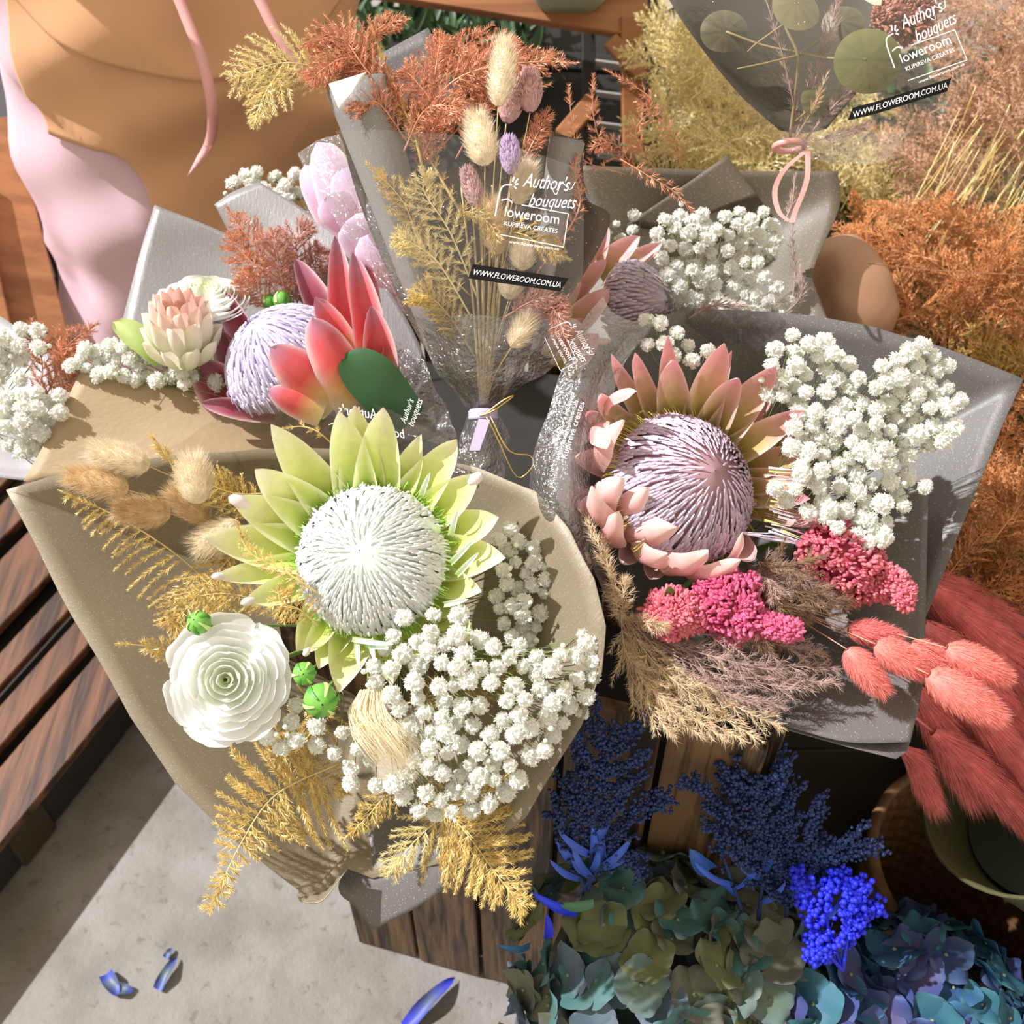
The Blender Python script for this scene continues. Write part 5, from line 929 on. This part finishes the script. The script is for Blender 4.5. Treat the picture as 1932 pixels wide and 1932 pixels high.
gyps([(1130, 410), (1200, 400), (1210, 470), (1160, 480)], 24, 8, 1.14, .01, 11, Jh, "small shaded baby's breath sprig beside the rear protea bracts", Gh+' left')
for k, (q, w) in enumerate((([(1490, 600, 1.09), (1500, 520, 1.08), (1495, 450, 1.07), (1498, 400, 1.06)], 16), ([(1470, 600, 1.08), (1510, 560, 1.07), (1510, 500, 1.07)], 22), ([(1480, 420, 1.02), (1495, 380, 1.02), (1500, 330, 1.02)], 14), ([(1300, 600, 1.04), (1350, 575, 1.03), (1420, 580, 1.03)], 26))):
    fr('mauve pampas wisp in the right rear bouquet, '+('upright by the paper', 'short and bushy', 'between the pink ribbon ends', 'lying on the baby\'s breath')[k], q, w, M_pampas, n=10, ang=28, whorl=4, nl=.006, nw=.0005, hairang=1.5)
m = MB(); lathe(m, at(1600, 585, 1.24), (at(1560, 440, 1.24)-at(1620, 620, 1.22)).normalized(), [(.001, -.05), (.03, -.05), (.052, -.02), (.056, .02), (.048, .055), (.036, .075), (.030, .078)], 32, wob=.06); o = m.build('paper_cone', mat('copper_brown_paper', (.40, .22, .13), .4, metal=.25, var=.1, nscale=8), loc=at(1600, 585, 1.24)); tag(o, 'rounded copper-brown paper bundle behind the grey wraps', 'paper bundle')
# ================================================================ hydrangeas, blue sprays, coral grass, basket
def floret_mesh(cols, sd):
    random.seed(sd); m = MB()
    for i in range(4):
        a = i*PI/2+rnd(-.12, .12); u = Vector((math.cos(a), math.sin(a), 0)); n = 7; V = []; F = []; C = []
        v = Vector((-u.y, u.x, 0)); lf = rnd(.9, 1.1); ph = rnd(0, 6); tl = rnd(.05, .45)
        for j in range(n+1):
            t = j/n; w = .60*lf*math.sqrt(max(.004, 1-((t-.52)/.56)**2))
            for k in range(7):
                s = k/3-1; z = tl*t*t-.14*t*s*s+.07*math.sin(s*3+ph+t*4)*t+.06
                V.append(u*(t*lf*(1-.16*s*s*t))+v*(s*w)+Vector((0, 0, z))); C.append(lc(lc(cols[0], cols[1], t*1.1), cols[2], (abs(s)*t)**2))
        for j in range(n):
            for k in range(6): q = j*7+k; F.append((q, q+1, q+8, q+7))
        m.add(V, F, C)
    lathe(m, Vector((0, 0, .02)), Vector((0, 0, 1)), [(.01, 0), (.07, .03), (.08, .08), (.02, .13)], 6, (.3, .35, .2))
    o = m.build('floret', M_petal); me = o.data; bpy.data.objects.remove(o); return me
FG = [floret_mesh(c, i) for i, c in enumerate([[(0.158, 0.207, 0.137), (0.122, 0.195, 0.182), (0.183, 0.220, 0.228)], [(0.183, 0.207, 0.122), (0.170, 0.183, 0.137), (0.207, 0.158, 0.182)], [(0.097, 0.183, 0.152), (0.073, 0.200, 0.198), (0.158, 0.231, 0.243)], [(0.207, 0.220, 0.091), (0.183, 0.207, 0.091), (0.183, 0.195, 0.152)], [(0.110, 0.158, 0.198), (0.122, 0.183, 0.228), (0.183, 0.183, 0.251)]])]
FB = [floret_mesh(c, i+9) for i, c in enumerate([[(0.048, 0.104, 0.258), (0.043, 0.146, 0.258), (0.080, 0.183, 0.258)], [(0.061, 0.085, 0.243), (0.061, 0.109, 0.228), (0.097, 0.146, 0.228)], [(0.048, 0.158, 0.243), (0.055, 0.195, 0.251), (0.097, 0.220, 0.258)], [(0.122, 0.091, 0.198), (0.061, 0.091, 0.274), (0.073, 0.134, 0.258)]])]
random.seed(21)
def hydrangea(label, O, R, A, meshes, n, fs, fl=.75):
    th = thing('hydrangea', label, 'flower', O-A*R*.9); X, Y, A = frame(A)
    for i in range(n):
        z = 1-1.25*(i+.5)/n; r = math.sqrt(max(0, 1-z*z)); a = i*2.39996+rnd(-.25, .25); D = (X*r*math.cos(a)+Y*r*math.sin(a)+A*z); D = (D+rvec(.12)).normalized()
        P = O+(X*D.dot(X)+Y*D.dot(Y))*R*rnd(.86, 1.08)+A*D.dot(A)*R*fl*rnd(.86, 1.08); N_ = (D+rvec(.38)).normalized(); x, y, zz = frame(N_); q = fs*rnd(.8, 1.2)
        place('floret', random.choice(meshes), Matrix.Translation(P) @ Matrix((x, y, zz)).transposed().to_4x4() @ Matrix.Rotation(rnd(0, 6), 4, 'Z') @ Matrix.Scale(q, 4), th)
    m = MB(); lathe(m, O, A, [(.001, -R*.5*fl), (R*.5, -R*.3*fl), (R*.74, 0), (R*.6, R*.4*fl), (.001, R*.7*fl)], 20, (.05, .07, .05)); tube(m, [O-A*R*.3, O-A*R*1.6], .005, .006, 8, (.12, .18, .06)); m.build('flower_stalks', M_attr, th)
hydrangea('large green and teal hydrangea head at the bottom centre', at(1200, 1850, 1.10), .122, cdir(-.1, .5, 1), FG, 98, .030)
hydrangea('olive and mint hydrangea head between the large green one and the blue one', at(1400, 1850, 1.10), .085, cdir(.1, .45, 1), FG, 60, .030)
hydrangea('blue hydrangea head at the bottom right before the wicker basket', at(1745, 1915, 1.12), .095, cdir(.1, .45, 1), FB, 90, .027)
hydrangea('dark blue-green hydrangea head cut by the bottom edge', at(1530, 1960, 1.08), .08, cdir(0, .4, 1), FB+FG[4:], 50, .027)
th = thing('flower_bucket', 'dark green bucket rim under the hydrangeas at the bottom edge', 'bucket', at(1300, 1980, 1.42)); Bk = at(1260, 2010, 1.28); Z = Vector((0, 0, 1)); Bk.z = .02; Bk.y = .31
m = MB(); O2 = Vector((Bk.x, Bk.y, .005)); lathe(m, O2, Z, [(.001, 0), (.13, 0), (.175, .27), (.182, .275), (.182, .285), (.172, .285), (.168, .27), (.125, .02), (.001, .02)], 48); o = m.build('bucket_body', mat('dark_green_plastic', (.035, .07, .035), .35), th)
def spray(label, base, pts, mt, w, n, gr=.0021, leafn=3, dens=.0035):
    th = thing('seed_spray', label, 'dried flower', at(*base)); m = MB(); P = cr(P3([base]+pts), 40); tube(m, P, .0022, .0008, 6); tw = []
    for i in range(n):
        t = .25+.75*i/n; k = int(t*39); p = P[k]; T = (P[min(k+1, 40)]-P[k]).normalized(); sd = 1 if i % 2 else -1; S = T.cross(-FW).normalized()*sd
        L = w*math.sin(PI*min(1, (1-t)*.8+.2))*rnd(.6, 1.1)/FPX*1.2; D = (T*.8+S*.8+rvec(.3)).normalized(); Q = cr([p, p+D*L*.6, p+D*L+T*L*.3], 6); tube(m, Q, .0007, .0004, 4, cap=False); tw.append(Q)
    m.build('stem', mt, th); m = MB(); tw.append(P[22:])
    for Q in tw:
        L = sum((Q[i+1]-Q[i]).length for i in range(len(Q)-1)); c = max(4, int(L/dens)*3)
        for i in range(c):
            s = i/c*(len(Q)-1); k = min(int(s), len(Q)-2); q = Q[k].lerp(Q[k+1], s-k)+rvec(gr*1.7); r = gr*rnd(.6, 1.15)
            V = [q+Vector(v)*r for v in ((1, 0, 0), (-1, 0, 0), (0, 1, 0), (0, -1, 0), (0, 0, 1), (0, 0, -1), (.6, .6, .6), (-.6, .6, .6), (.6, -.6, .6), (-.6, -.6, .6), (.6, .6, -.6), (-.6, .6, -.6), (.6, -.6, -.6), (-.6, -.6, -.6))]
            F = []
            for ax, cs in ((0, (6, 8, 12, 10)), (1, (7, 11, 13, 9)), (2, (6, 10, 11, 7)), (3, (8, 9, 13, 12)), (4, (6, 7, 9, 8)), (5, (10, 12, 13, 11))):
                for z in range(4): F.append((ax, cs[z], cs[(z+1) % 4]))
            m.add(V, F)
    m.build('seeds', mt, th)
    for i in range(leafn):
        k = int(rnd(2, 16)); p = P[k]; D = ((P[k+1]-P[k]).normalized()+RT*rnd(-1, 1)).normalized(); m = MB(); petal(m, p, p+D*rnd(.03, .05), -FW+rvec(.4), .010, cup=.2, cols=[(.03, .08, .45), (.04, .12, .6)]); m.build('leaf', M_attr, th)
spray('dark blue seed spray rising tallest against the crate', (1110, 1680, 1.052), [(1120, 1580, 1.013), (1130, 1480, 0.975), (1165, 1365, 0.930)], M_blue_shaded, 95, 36, leafn=5)
spray('dark blue spray branch leaning left against the crate', (1105, 1680, 1.052), [(1080, 1620, 1.029), (1060, 1560, 1.006), (1042, 1495, 0.980)], M_blue_shaded, 26, 14, leafn=2)
spray('dark blue spray branch reaching right over the hydrangea', (1110, 1670, 1.048), [(1150, 1600, 1.021), (1200, 1530, 0.994), (1270, 1508, 0.985)], M_blue_shaded, 34, 18, leafn=2)
spray('short blue spray arching over the green hydrangea', (1090, 1690, 1.056), [(1130, 1640, 1.037), (1180, 1610, 1.025), (1215, 1660, 1.044)], M_blue_shaded, 30, 16, leafn=3)
spray('dark blue seed spray standing thick in the middle of the dark gap', (1430, 1740, 1.076), [(1440, 1640, 1.037), (1430, 1560, 1.006), (1430, 1462, 0.968)], M_blue_shaded, 105, 46, leafn=3)
spray('broad dark blue seed spray beside the bright blue one', (1480, 1760, 1.083), [(1490, 1680, 1.052), (1510, 1620, 1.029), (1545, 1590, 1.017)], M_blue_shaded, 110, 40, leafn=1)
spray('slim dark blue spray bending left in the dark gap', (1400, 1720, 1.068), [(1360, 1600, 1.021), (1340, 1500, 0.982), (1285, 1470, 0.971)], M_blue_shaded, 30, 14, leafn=3)
for k, (b, p) in enumerate((((1590, 1830, 1.02), [(1540, 1770, 1.02), (1520, 1690, 1.02), (1500, 1640, 1.02)]), ((1590, 1830, 1.02), [(1560, 1740, 1.02), (1560, 1680, 1.02), (1600, 1640, 1.02)]), ((1590, 1830, 1.02), [(1600, 1760, 1.01), (1610, 1700, 1.01), (1625, 1655, 1.01)]), ((1590, 1830, 1.02), [(1600, 1770, 1.02), (1630, 1720, 1.02), (1655, 1710, 1.02)]), ((1590, 1830, 1.02), [(1560, 1800, 1.01), (1540, 1790, 1.01), (1548, 1820, 1.01)]))):
    spray('vivid blue seed spray above the blue hydrangea, '+('its leftmost branch', 'its middle branch', 'its upright right branch', 'its rightmost branch', 'its drooping branch')[k], b, p, M_blue_lit, 24, 14, gr=.0030, leafn=1 if k == 1 else 0, dens=.003)
for i, (a, b, w, c) in enumerate((((1090, 1720, 1.05), (1000, 1680, 1.02), .012, (.02, .05, .8)), ((1030, 1770, 1.04), (1030, 1720, 1.02), .012, (.02, .03, .7)), ((1340, 1640, 1.05), (1300, 1600, 1.04), .022, (.04, .13, .5)), ((1000, 1780, 1.05), (935, 1780, 1.02), .010, (.03, .12, .25)), ((1120, 1700, 1.03), (1050, 1700, 1.03), .014, (.06, .18, .10)))):
    m = MB(); petal(m, at(*a), at(*b), -FW+rvec(.3), w, cup=.3, cols=[c, c], lift=.15); tag(m.build('leaf', M_attr, loc=at(*a)), ('vivid blue leaf tip left of the tall blue spray', 'vivid blue leaf just above the green hydrangea', 'blue leaf in the dark gap above the olive hydrangea', 'dark blue-green leaf at the left of the large hydrangea', 'dark green leaf under the tall blue spray')[i], 'leaf')
# coral plumes in an olive vase
cb = (1905, 1560, 1.25)
pl = [((1560+180, 1085, 1.12), (1960, 1215, 1.18), 30, 'highest, beside the grey paper corner'), ((1750, 1110, 1.08), (1960, 1330, 1.1), 40, 'crossing behind the salmon hare\'s tails'), ((1738, 1180, 1.06), (1930, 1395, 1.08), 44, 'middle, half hidden by hare\'s tails'), ((1725, 1300, 1.04), (1828, 1490, 1.05), 34, 'with its tip over the dark gap'), ((1740, 1250, 1.05), (1960, 1510, 1.06), 40, 'long one below the drooping hare\'s tail'), ((1700, 1410, 1.04), (1750, 1492, 1.04), 16, 'smallest, poking out under the grey paper'), ((1760, 1380, 1.03), (1940, 1560, 1.04), 30, 'lowest, ending over the vase rim'), ((1790, 1300, 1.03), (1915, 1425, 1.03), 26, 'short one in front of the others'), ((1740, 1130, 1.09), (1945, 1260, 1.10), 36, 'between the two highest')]
for b, e_, r, lb in pl:
    B = at(*b); E = at(*e_); plume('dyed_pampas_plume', 'coral pink pampas plume, '+lb, [B, B.lerp(E, .35)+UP*.006, B.lerp(E, .7)+UP*.004, E], r*1.1/FPX, M_coral, n=3200, hl=.022, fwd=2.4)
M_olive = mat('olive_plastic', (.075, .075, .032), .4, var=.1, nscale=5)
A2 = cdir(-.62, .62, .36); O2 = at(1965, 1480, 1.04)
th = thing('flower_vase', 'dark olive tapered vase under the coral plumes at the right edge', 'vase', O2-A2*.26); m = MB()
lathe(m, O2, A2, [(.001, -.26), (.07, -.26), (.085, -.15), (.105, -.04), (.118, .0), (.120, .003), (.116, .003), (.100, -.04), (.08, -.15), (.06, -.25), (.001, -.25)], 48); m.build('vase_body', M_olive, th)
m = MB(); lathe(m, O2, A2, [(.001, -.05), (.09, -.05), (.095, -.045)], 32); m.build('vase_shade_disc', mat('vase_shade_dark', (.02, .03, .012), .9, bump=.8, bscale=90), th)  # dark disc stands in for the shade inside the vase mouth
# wicker basket
O3 = Vector((.535, .545, .02)); m = MB(); V = []; F = []; ns = 150; nr = 96; H = .375
for j in range(nr+1):
    t = j/nr; R0 = .095+.033*t
    for k in range(ns):
        a = 2*PI*k/ns; r = R0+.0035*math.sin(k*2*PI/ (ns/25)/1+ (PI if (j//3) % 2 else 0))*math.sin(PI*((j % 3)/3+.16))+.0022*math.sin(PI*(j % 3)/3); V.append(Vector((O3.x+math.cos(a)*r, O3.y+math.sin(a)*r, .005+t*H)))
for j in range(nr):
    for k in range(ns): a = j*ns+k; b = j*ns+(k+1) % ns; F.append((a, b, b+ns, a+ns))
th = thing('wicker_basket', 'brown woven wicker basket at the lower right edge', 'basket', Vector((O3.x, O3.y, .005))); m.add(V, F); m.build('woven_wall', mat('wicker', (.22, .11, .045), .6, var=.35, nscale=60), th)
m = MB(); tube(m, [Vector((O3.x+math.cos(a)*.129, O3.y+math.sin(a)*.129, .382)) for a in [2*PI*i/48 for i in range(49)]], .007, .007, 8, cap=False); m.build('rim', mat('wicker', (.22, .11, .045), .6), th)
m = MB(); lathe(m, Vector((O3.x, O3.y, 0)), Z, [(.001, .01), (.093, .01)], 32); m.build('base', M_void, th)
# ================================================================ fern and dried-grass masses at the upper right
def frond_mesh(sd, mt, nm, **k):
    random.seed(sd); r = frond('tmp', 'x', 'x', [Vector((0, 0, 0)), Vector((0, .04, .008)), Vector((0, .08, .006)), Vector((0, .12, -.006))], .038, mt, parts=False, N=Vector((0, 0, 1)), n=15, nl=.0065, nw=.0011, dens=.0034, whorl=5, jit=.25, stemr=.0007, **k)
    o = [c for c in bpy.data.objects if c.parent == r][0]; me = o.data; me.name = nm; bpy.data.objects.remove(o); bpy.data.objects.remove(r); return me
FC = [frond_mesh(s, mat('rust_fern', (.66, .31, .12), .5, metal=.2, var=.35, nscale=60, transl=.15), 'fern') for s in (1, 2, 3)]; FGd = [frond_mesh(s, M_gold2, 'fern') for s in (4, 5, 6)]; FP = [frond_mesh(s, mat('rosy_beige_fern', (.66, .42, .27), .6, metal=.1, var=.3, nscale=120, transl=.2), 'fern') for s in (7, 8)]; FM = [frond_mesh(s, mat('bronze_olive_fern', (.50, .33, .09), .5, metal=.2, var=.3, nscale=120, transl=.1), 'fern') for s in (9, 10)]
random.seed(33)
def mass(poly, gap, n, d0, d1, meshes, label, group, s=1.0, up=.5, aim=None, name='asparagus_fern'):
    for x, y in scatter(poly, gap, n):
        d = rnd(d0, d1); P = at(x, y, d); Zd = (-FW+rvec(.7)).normalized(); Yd = (aim+rvec(.7) if aim else (UP*up+RT*rnd(-1, 1)+rvec(.4))); Yd = (Yd-Zd*Yd.dot(Zd)).normalized(); Xd = Yd.cross(Zd); q = s*rnd(.75, 1.25)
        o = place(name, random.choice(meshes), Matrix.Translation(P-Yd*.06*q) @ Matrix((Xd, Yd, Zd)).transposed().to_4x4() @ Matrix.Scale(q, 4), None); tag(o, label, 'fern', group)
mass([(1240, 70), (1330, 30), (1450, 230), (1640, 290), (1720, 400), (1640, 470), (1580, 320), (1240, 330)], 26, 62, 1.38, 1.55, FGd, 'feathery gold fern between the hanging bouquet and the olive-brown paper', 'gold ferns on the stand')
mass([(1690, 240), (1800, 230), (1960, 60), (1960, 330), (1780, 430), (1700, 380)], 30, 36, 1.40, 1.55, FP, 'rosy beige dried fern at the upper right edge', 'rosy ferns on the stand')
mass([(1700, -20), (1960, -20), (1960, 300), (1820, 250), (1800, 120)], 30, 34, 1.30, 1.5, FP, 'rosy beige dried fern at the top right corner behind the cellophane', 'rosy ferns in the corner')
mass([(1640, 420), (1780, 390), (1960, 460), (1960, 700), (1800, 650), (1640, 600), (1600, 480)], 26, 70, 1.26, 1.45, FC, 'feathery copper fern above the right corner of the grey wrap', 'copper ferns on the stand')
mass([(1740, 600), (1960, 660), (1960, 740), (1860, 720)], 30, 14, 1.24, 1.38, FM, 'bronze olive fern just over the grey wrap corner', 'bronze ferns on the stand')
mass([(1900, 740), (1960, 740), (1960, 1130), (1840, 1060), (1800, 1060), (1850, 900)], 28, 34, 1.12, 1.26, FC, 'copper fern right of the grey wrap edge', 'copper ferns at the right edge')
mass([(1800, 1000), (1960, 1060), (1960, 1200), (1800, 1120)], 30, 14, 1.16, 1.24, FM+FC, 'dull copper fern just above the coral plumes', 'copper ferns above the plumes')
mass([(1600, 330), (1960, 380), (1960, 640), (1600, 640)], 40, 38, 1.50, 1.66, FM, 'bronze fern deep behind the copper ferns', 'bronze ferns behind')
mass([(1230, 0), (1700, 200), (1700, 420), (1240, 400)], 44, 34, 1.6, 1.72, FM+FGd, 'shaded gold fern deep behind the hanging bouquet', 'shaded gold ferns behind')
random.seed(5)
th = None
for i in range(46):
    x = rnd(1760, 1950); y = rnd(250, 480); a = at(x-rnd(40, 90), y+rnd(60, 130), 1.42); b = at(x+rnd(20, 60), y-rnd(60, 120), rnd(1.30, 1.38)); m = MB(); tube(m, cr([a, a.lerp(b, .5)+rvec(.008), b], 6), .0012, .0006, 5); tag(m.build('dried_reed', M_gold if i % 2 else M_gold2, loc=a), 'slanting gold dried stem among the ferns near the right edge', 'dried stem', 'gold stems by the right edge')
m = MB(); tube(m, cr(P3([(1640, 497, 1.16), (1760, 510, 1.17), (1960, 520, 1.2)]), 10), .0007, .0007, 5); tag(m.build('dried_reed', M_copper, loc=at(1640, 497, 1.16)), 'single thin copper stem lying straight across the copper ferns', 'dried stem')
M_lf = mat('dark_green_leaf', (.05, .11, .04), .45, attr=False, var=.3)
m = MB()
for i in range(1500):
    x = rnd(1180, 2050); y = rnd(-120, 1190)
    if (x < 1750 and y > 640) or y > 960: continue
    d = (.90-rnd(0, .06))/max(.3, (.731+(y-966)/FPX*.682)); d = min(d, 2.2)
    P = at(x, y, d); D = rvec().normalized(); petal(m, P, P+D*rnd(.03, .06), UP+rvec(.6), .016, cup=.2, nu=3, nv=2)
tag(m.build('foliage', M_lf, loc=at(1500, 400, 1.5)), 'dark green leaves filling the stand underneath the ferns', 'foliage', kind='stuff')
m = MB()
for i in range(500):
    x = rnd(650, 1010); y = rnd(-60, 190); P = at(x, y, rnd(1.9, 1.98)); D = (UP+rvec(.9)).normalized(); petal(m, P, P+D*rnd(.04, .09), -FW+rvec(.6), .014, cup=.2, nu=3, nv=2)
tag(m.build('foliage', M_lf, loc=at(800, 60, 1.9)), 'dark green foliage inside the pine-framed crate at the top', 'foliage', kind='stuff')
# ================================================================ scraps on the floor
def fl(px, py, z=.004):
    d = (1.55-z)/(.7314+(py-966)/FPX*.682); return at(px, py, d)
for lb, a, b, w, c in (('blue petal scrap lying left of the longer one on the floor', (200, 1838), (225, 1880), .024, (.03, .06, .42)), ('frayed blue petal scrap curled beside the left one on the floor', (215, 1868), (252, 1870), .020, (.03, .05, .34)), ('long blue and grey petal on the concrete floor', (298, 1868), (334, 1808), .018, (.05, .08, .35)), ('tiny blue petal fragment above the long floor petal', (313, 1808), (326, 1790), .012, (.06, .1, .42)), ('blue and dark green leaf lying by the bucket at the bottom edge', (765, 1940), (858, 1846), .024, (.03, .04, .62))):
    m = MB(); petal(m, fl(*a), fl(*b), Z, w, lift=.12, cup=.25, cols=[c, lc(c, (.10, .13, .08), .8), c], wob=.08); tag(m.build('fallen_petal', M_attr, loc=fl(*a)), lb, 'petal')
# ================================================================ the person behind the flowers
PX, PY = -.46, 1.50
th = thing('person', 'person in a pink dress and tan apron with hanging pink ribbons behind the flowers', 'person', (PX, PY, 0))
bm_v = [((0, 0, .95), .13), ((0, 0, 1.10), .115), ((0, 0, 1.28), .125), ((0, .0, 1.42), .07), ((0, -.01, 1.50), .048), ((0, -.03, 1.60), .08), ((0, -.03, 1.68), .07)]
E = [(0, 1), (1, 2), (2, 3), (3, 4), (4, 5), (5, 6)]
for s in (-1, 1):
    k = len(bm_v); bm_v += [((s*.09, 0, .88), .095), ((s*.10, 0, .50), .06), ((s*.10, .01, .10), .038), ((s*.10, -.02, .04), .035), ((s*.10, -.13, .025), .028)]; E += [(0, k), (k, k+1), (k+1, k+2), (k+2, k+3), (k+3, k+4)]
    k = len(bm_v); bm_v += [((s*.17, 0, 1.38), .05), ((s*.24, -.02, 1.16), .038), ((s*.12, -.22, 1.20), .028), ((s*.08, -.26, 1.21), .024)]; E += [(2, k), (k, k+1), (k+1, k+2), (k+2, k+3)]
    for f in range(5):
        q = len(bm_v); x = s*(.085-.018*(f-1)*.6) if f else s*.10; bx = s*.08; zz = 1.225-.014*f if f else 1.235
        bm_v += [((bx-s*.02, -.29, zz), .009), ((bx-s*.045, -.31+.004*f, zz-.004), .008), ((bx-s*.06, -.30+.004*f, zz-.012), .007)]; E += [(k+3, q), (q, q+1), (q+1, q+2)]
me = bpy.data.meshes.new('body'); me.from_pydata([v for v, r in bm_v], E, []); me.materials.append(mat('skin', (.72, .45, .34), .55)); bo = bpy.data.objects.new('body', me); COL.objects.link(bo); bo.parent = th
sk = bo.modifiers.new('skin', 'SKIN'); sk.use_smooth_shade = True
for i, (v, r) in enumerate(bm_v): me.skin_vertices[0].data[i].radius = (r, r)
me.skin_vertices[0].data[0].use_root = True
bo.modifiers.new('sub', 'SUBSURF').levels = 2; bo.modifiers['sub'].render_levels = 2
c = Vector((PX, PY-.03, 1.62)); m = MB(); lathe(m, Vector((PX, PY, 1.64)), Z, [(.001, .13), (.06, .115), (.095, .06), (.102, 0), (.10, -.08), (.085, -.14)], 24); m.build('hair', mat('brown_hair', (.12, .06, .03), .6), th)
m = MB()
for s in (-1, 1):
    lathe(m, c+Vector((s*.032, -.075, .01)), Vector((0, -1, 0)), [(.013, 0), (.012, .006), (.002, .011)], 10)
m.build('eyes', mat('eye', (.1, .07, .05), .3), th)
m = MB(); lathe(m, c+Vector((0, -.08, -.01)), Vector((0, -1, -.2)), [(.014, -.01), (.012, .012), (.003, .02)], 10); lathe(m, c+Vector((-.085, .01, 0)), Vector((-1, 0, 0)), [(.02, -.01), (.02, .008), (.005, .012)], 10); lathe(m, c+Vector((.085, .01, 0)), Vector((1, 0, 0)), [(.02, -.01), (.02, .008), (.005, .012)], 10); m.build('nose_and_ears', mat('skin', (.72, .45, .34), .55), th)
m = MB(); lathe(m, c+Vector((0, -.078, -.055)), Vector((0, -1, 0)), [(.022, 0), (.02, .006), (.003, .008)], 12, sy=.4); m.build('mouth', mat('lips', (.55, .2, .18), .5), th)
def cloth(name, z0, z1, a0, a1, rx, ry, mt, off=0, hem=None, fold=.006, nz=60, na=150):
    m = MB(); V = []; F = []; full = a1-a0 >= 359
    for j in range(nz+1):
        for k in range(na+1):
            a = math.radians(lerp(a0, a1, k/na)); zl = z0+(hem(lerp(-1, 1, k/na)) if hem else 0); z = lerp(zl, z1, j/nz)
            R1 = rx(z)+off; R2 = ry(z)+off; cx, cy = math.cos(a), math.sin(a); x = cx*R1
            d = fold*(math.sin((z*22+cx*3.8)+1.6*math.sin(a*2))*.8+math.sin(z*47-cx*7+a)*.35)*max(0, 1-abs(z-.85)/.5)
            d += fold*.5*(1-abs(math.sin(z*9+cx*2.6+.4*math.sin(z*21))))**3+fold*1.8*noise.noise(Vector((cx*1.3+4, z*4-cx*.8, 2)))+fold*.5*math.sin(a*11)*max(0, (.9-z))*1.5
            V.append(Vector((PX+cx*(R1+d), PY+cy*(R2+d), z)))
    for j in range(nz):
        for k in range(na): q = j*(na+1)+k; F.append((q, q+1, q+na+2, q+na+1))
    m.add(V, F); return m.build(name, mt, th, solid=.002)
rx = lambda z: .215+.035*math.exp(-((z-.95)/.16)**2)+.13*max(0, .93-z)-.05*max(0, z-1.1)
ry = lambda z: .165+.025*math.exp(-((z-.95)/.16)**2)+.05*max(0, .93-z)-.03*max(0, z-1.1)
M_dress = mat('pink_cotton', (.66, .46, .52), .8, var=.05, nscale=10, spec=.2); M_apron = mat('tan_apron_and_shade_cloth', (.66, .37, .20), .85, var=.05, nscale=14, spec=.2)
cloth('dress', .30, 1.40, 0, 360, rx, ry, M_dress, fold=.014)
cloth('apron', .50, 1.34, 232, 356, rx, ry, M_apron, off=.010, fold=.014, hem=lambda u: .33/(1+math.exp((u+.42)*22)))  # lower tan cloth stands in for the shaded part of the dress
cloth('apron_pocket', .935, 1.30, 232, 352, rx, ry, M_apron, off=.022, hem=lambda u: .10*u*u, fold=.012)
def rib(pts):
    m = MB(); P = cr(P3(pts), 26); V = []
    for i, p in enumerate(P): w = RT*.0065*(1 if i < 22 else (1-(i-22)/4.4)); V += [p-w, p+w]
    m.add(V, [(2*i, 2*i+1, 2*i+3, 2*i+2) for i in range(26)]); m.build('ribbon_end', M_ribbonP, th, solid=.0008)
rib([(330, -20, 1.24), (380, 110, 1.255), (400, 200, 1.28), (395, 270, 1.33), (355, 332, 1.34)]); rib([(480, -20, 1.24), (520, 60, 1.25), (560, 120, 1.265), (595, 150, 1.28)])
